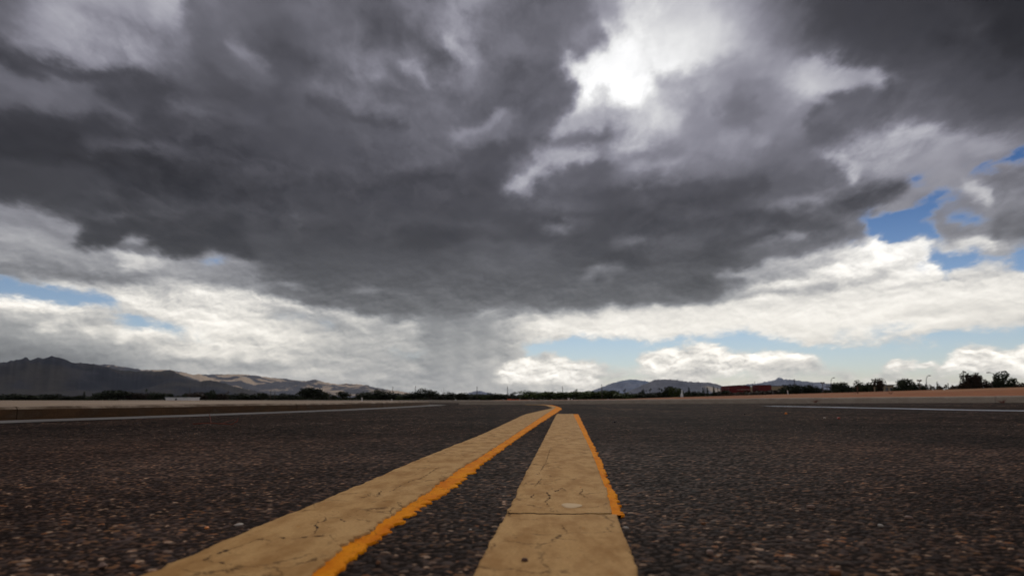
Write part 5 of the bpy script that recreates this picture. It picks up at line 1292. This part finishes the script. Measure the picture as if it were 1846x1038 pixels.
# ---------------------------------------------------------------- poles, lamps
UP = 'thin utility poles along the horizon'
def pole(px, top, Y, label, arm=True, group=UP, base=0.0, r=.10, mt='pole_wood'):
    x, y, zt = at(px, top, Y); h = zt - base
    root = empty('utility_pole', (x, y, base), label, 'pole', group)
    mesh_obj('shaft', *tube([(0,0,-.1),(0,0,h)], [r, r*.75], 7), M[mt], root)
    if arm: mesh_obj('crossarm', *box(-.55, .55, -.05, .05, h-.75, h-.63), M[mt], root)
    return root
for px, top, Y, lb, arm in [
 (342.5, 698, 190, 'dark utility pole at the right end of the white building', False),
 (411.5, 703, 195, 'second dark utility pole, right of the brownish bushes', True),
 (488, 704, 200, 'left pole of the pair of short poles', False),
 (495.5, 706, 205, 'right pole of the pair of short poles', False),
 (594, 707, 210, 'short pole right of the tallest left hand tree', False),
 (597.5, 709, 212, 'shortest pole beside the squat free standing tree', False),
 (632, 707.5, 205, 'short thick pole right of the squat free standing tree', True),
 (642, 709, 205, 'short thin pole left of the big rounded bush', False),
 (708, 697, 215, 'thin pole above the right half of the big rounded bush', False),
 (749, 695.5, 215, 'thin tall pole behind the dark tree left of the high dome', False),
 (860, 696, 205, 'thin tall pole in front of the small far hill', False),
 (915, 696, 200, 'thin tall pole at the left end of the red barrier', False),
 (1014, 696, 200, 'thin tall pole over the row of green trees', False),
 (1084.5, 692.5, 195, 'thin tall pole in front of the right hand hills', False),
 (1270.5, 697, 200, 'faint thin pole beside the cypress pair', False),
 (1294, 698, 180, 'thin pole between the tallest cypress and the red building', False),
 (1299, 700, 182, 'lower thin pole just left of the red building', False),
 (1360.5, 687, 225, 'thin pole between the two red buildings', False),
 (1432, 683, 160, 'tall thin pole above the rounded tree by the beige building', False),
 (1490.5, 691, 140, 'bare pole between the twin floodlight and the first street lamp', True),
 (1709, 690, 108, 'short pole standing alone on the bank crest', False),
 (1787.5, 686, 96, 'short dark pole left of the tall rounded tree', False)]:
    pole(px, top, Y, lb, arm, r=.10 if Y > 150 else .07)
SLG = 'curved arm street lamps beyond the bank'
def street_lamp(px, top, Y, side, reach_px, label, rise=.12):
    x, y, zt = at(px, top, Y); L = reach_px/FPX*Y*side
    root = empty('street_lamp', (x, y, 0), label, 'street lamp', SLG)
    kz = zt*.80
    mesh_obj('pole', *tube([(0,0,-.1),(0,0,kz)], [.085,.06], 7), M['pole_metal'], root)
    pts = [(L*t_, 0, kz + (zt-kz)*math.sin(t_*math.pi*.5)**.8) for t_ in (0, .15, .35, .6, .85, 1.0)]
    mesh_obj('arm', *tube(pts, [.06,.055,.05,.045,.04,.04], 6), M['pole_metal'], root)
    V_, F_ = box(min(L, L+.35*side), max(L, L+.35*side), -.11, .11, zt-.11, zt+.03); mesh_obj('lamp_head', V_, F_, M['pole_metal'], root)
street_lamp(1497.5, 680.5, 140, 1, 4, 'first curved street lamp from the left, arm leaning right')
street_lamp(1597, 682, 132, -1, 7, 'second curved street lamp, arm reaching left over the pale low building')
street_lamp(1669, 676.5, 122, 1, 5, 'third curved street lamp with its arm bending right')
street_lamp(1795, 671, 100, -1, 11, 'last curved street lamp, arm reaching left beside the tall rounded tree')
for px, top, Y, lb in ((1483, 690, 142, 'twin floodlight pole with square heads before the first street lamp'), (1657.5, 686, 124, 'floodlight pole with square heads left of the third street lamp')):
    x, y, zt = at(px, top, Y); r_ = empty('floodlight_pole', (x, y, 0), lb, 'floodlight')
    mesh_obj('pole', *tube([(0,0,-.1),(0,0,zt-.1)], [.08,.06], 7), M['rust'], r_)
    mesh_obj('crossarm', *box(-.30, .30, -.03, .03, zt-.14, zt-.08), M['rust'], r_)
    for s_ in (-1, 1): mesh_obj('lamp_head', *box(s_*.24-.13, s_*.24+.13, -.12, .14, zt-.077, zt+.17), M['rust'], r_)

# ---------------------------------------------------------------- posts on the verges
def post(name, px, top, bot, Y, w, mt, label, cat, cap=None):
    x, y, zt = at(px, top, Y); zb = at(px, bot, Y)[2]
    r_ = empty(name, (x, y, zb), label, cat); h = zt - zb
    mesh_obj('post', *box(-w/2, w/2, -w/4, w/4, -.08, h), M[mt], r_)
    mesh_obj('cap', *box(-w*.62, w*.62, -w*.4, w*.4, h+.002, h+.03), M[cap or mt], r_)
    return r_
post('marker_post', 652.5, 718, 724.0, 30, .035, 'white_paint', 'short white marker post behind the left kerb', 'post')
post('marker_post', 706, 720.5, 723.6, 34, .04, 'white_paint', 'tiny pale marker stub right of the white marker post', 'post')
post('marker_post', 821.5, 720.5, 723.8, 60, .08, 'white_paint', 'tiny pale post at the far bend of the road', 'post')
post('marker_post', 864, 719.5, 723.8, 60, .07, 'grey_wall', 'thin grey stake on the tip of the far verge', 'post')
post('utility_box', 1025, 718, 721.5, 46, .11, 'white_paint', 'small white box on the reddish verge beyond the short line', 'box')
post('marker_post', 950, 719.8, 723.5, 60, .10, 'pebble_dark', 'small dark stake on the verge right of the red barrier', 'post')
post('marker_post', 1420, 704.5, 712.0, 40, .04, 'white_paint', 'thin white post on the crest before the beige warehouse', 'post')
post('marker_post', 1393, 706.5, 710.5, 42, .04, 'grey_wall', 'short grey stub left of the thin white post', 'post')
post('sign_post', 1545.5, 697, 713.5, 33, .045, 'rust', 'rusty thin post on the earth bank below the pointed tree', 'post')
post('marker_post', 1576.5, 698.5, 709.0, 34, .04, 'beige_wall', 'pale short post on the crest below the pale low building', 'post')
# dry weeds on the bank
def weed(px, py, Y, h, w, label, n=14, mt='twig', name='dry_weed', zb=None):
    x, y, z = at(px, py, Y); 
    if zb is not None: z = zb
    r_ = empty(name, (x, y, z), label, 'weed'); q = random.Random(int(px)); parts = []
    for i in range(n):
        a = q.uniform(0, 6.28); u = q.uniform(.2, 1)
        parts.append(tube([(0,0,-.02),(math.cos(a)*w*.25*u, math.sin(a)*w*.25*u, h*.5*q.uniform(.6,1)),(math.cos(a)*w*.5*u, math.sin(a)*w*.5*u, h*q.uniform(.5,1))], [.006,.004,.0015], 4))
    mesh_obj('stems', *join(parts), M[mt], r_)
weed(1606, 712, 28, .20, .30, 'sprig of dry weed growing on the earth bank', 12)
weed(1540, 713, 30, .12, .5, 'flat tuft of dry weed at the foot of the rusty post', 16)
weed(1470, 724.2, 18.2, .06, .30, 'dry weed in the joint of the right kerb', 12)
weed(1808, 726, 15.2, .08, .25, 'dry weed at the right end of the right kerb', 10)

# ---------------------------------------------------------------- loose bits on the asphalt
def pebble(px, py, size, mt, label, cat='pebble', flat_=.6, name='pebble', zoff=0.0, seed=None):
    x, y = ground(px, py); z = float(zr(x, y)); x, y = ground(px, py, z)
    q = np.random.default_rng(seed or int(px*7+py)); bm = bmesh.new(); bmesh.ops.create_icosphere(bm, subdivisions=2, radius=1)
    a, b_, c_ = q.uniform(.8, 1.25), q.uniform(.7, 1.1), flat_
    for v in bm.verts:
        n_ = 1 + .22*math.sin(v.co.x*3.1+px)*math.cos(v.co.y*2.7+py) + .12*math.sin(v.co.z*5+px)
        v.co = Vector((v.co.x*a*n_, v.co.y*b_*n_, v.co.z*c_*n_))*size*.40
    me = bpy.data.meshes.new(name); bm.to_mesh(me); bm.free(); me.materials.append(M[mt])
    me.polygons.foreach_set('use_smooth', np.ones(len(me.polygons), bool))
    o = bpy.data.objects.new(name, me); COL.objects.link(o); o.location = (x, y, z + size*c_*.40*.8 + zoff); o.rotation_euler = (0, 0, q.uniform(0, 6))
    return tag(o, label, cat)
pebble(246, 764, .022, 'pebble_dark', 'dark stone on the road near the left gutter, largest of its cluster')
pebble(218, 757, .020, 'pebble_dark', 'small dark stone touching the pale gutter at the left')
pebble(139, 762, .018, 'pebble_dark', 'dark stone leftmost along the left gutter')
pebble(160, 767, .017, 'pebble_dark', 'brown black stone just below the leftmost gutter stone')
pebble(270, 754, .018, 'pebble_dark', 'dark stone rightmost of those along the left gutter')
pebble(455, 748.5, .018, 'pebble_dark', 'tiny dark stone alone on the left lane near the gutter')
pebble(1108.5, 762, .026, 'pebble_dark', 'dark stone on the road right of the short line')
pebble(1033, 741.5, .022, 'pebble_dark', 'dark stone just beyond the end of the short line')
pebble(1343, 747, .024, 'pebble_dark', 'dark stone in the middle of the right lane')
pebble(1417, 746.5, .036, 'pebble_orange', 'orange chip lying on the right lane', 'chip', .7)
pebble(1512, 755, .030, 'pebble_red', 'small red chip right of the pale stone on the right lane', 'chip')
pebble(1486.5, 754, .022, 'pebble_white', 'pale stone between the orange and the red chip')
pebble(1512, 800, .018, 'pebble_pink', 'pale brown flake on the right lane', 'chip', .3)
pebble(848, 956, .0055, 'pebble_white', 'bright pale grain between the two painted lines')
pebble(682, 1016, .0085, 'pebble_brown', 'brown pebble between the lines at the bottom of the view')
pebble(430, 947, .017, 'pebble_white', 'flat pale flake left of the long painted line', 'chip', .25)
pebble(372.5, 953, .008, 'pebble_orange', 'small orange chip left of the flat pale flake', 'chip')
pebble(184, 1023, .012, 'pebble_pink', 'pale pebble in the lower left of the road')
pebble(1280, 999, .012, 'pebble_pink', 'pinkish pebble low on the right of the short line')
pebble(1588, 949, .008, 'pebble_white', 'pale pebble in the right foreground')
pebble(1268, 945, .009, 'pebble_brown', 'orange brown pebble right of the short line')
pebble(1462, 915, .016, 'pebble_pink', 'pale olive pebble in the middle right foreground', flat_=.4)
pebble(1638, 935, .015, 'pebble_pink', 'flat pinkish pebble far right in the foreground', flat_=.4)
pebble(1507, 1036, .014, 'pebble_brown', 'orange brown pebble at the bottom edge on the right')
pebble(1047, 884, .0045, 'pebble_orange', 'orange fleck lying on the cream paint of the short line', 'chip', .5, zoff=.0055)
pebble(946, 1020, .0085, 'rust', 'dark red brown lump on the near stretch of the short line', 'pebble', .6, zoff=.0045)
pebble(1128, 952, .011, 'pebble_white', 'pale flat stone beside the right edge of the short line', flat_=.3)
# dry red twigs on the left lane
x, y = ground(385, 768)
tw = empty('dry_twig', (x, y, 0), 'dry reddish forked twig lying on the left lane', 'twig')
segs = [([(-.16,.05,.012),(-.05,.02,.02),(.05,0,.016),(.14,-.02,.012)], .0035), ([(.12,-.03,.01),(.15,.0,.03),(.155,.01,.055)], .004), ([(-.02,.01,.015),(-.06,.08,.05),(-.09,.12,.085)], .0025), ([(.05,0,.014),(.07,.06,.03),(.10,.10,.04)], .0025)]
for p_, r_ in segs: mesh_obj('branch', *tube(p_, [r_]*(len(p_)-1) + [r_*.4], 5), M['twig'], tw)

# ---------------------------------------------------------------- air: thin haze over the whole plain
hz = bpy.data.meshes.new('haze'); V_, F_ = box(-19000, 19000, -300, 18500, -1.5, 640); hz.from_pydata(V_, [], F_); hz.update()
mh = bpy.data.materials.new('haze'); mh.use_nodes = True; nt = mh.node_tree; nt.nodes.clear()
pv = nt.nodes.new('ShaderNodeVolumePrincipled'); pv.inputs['Color'].default_value = (.78, .86, 1.0, 1); pv.inputs['Density'].default_value = 1.6e-5; pv.inputs['Anisotropy'].default_value = .2
oo = nt.nodes.new('ShaderNodeOutputMaterial'); nt.links.new(pv.outputs[0], oo.inputs['Volume']); hz.materials.append(mh)
ho = bpy.data.objects.new('haze', hz); COL.objects.link(ho); tag(ho, kind='stuff')
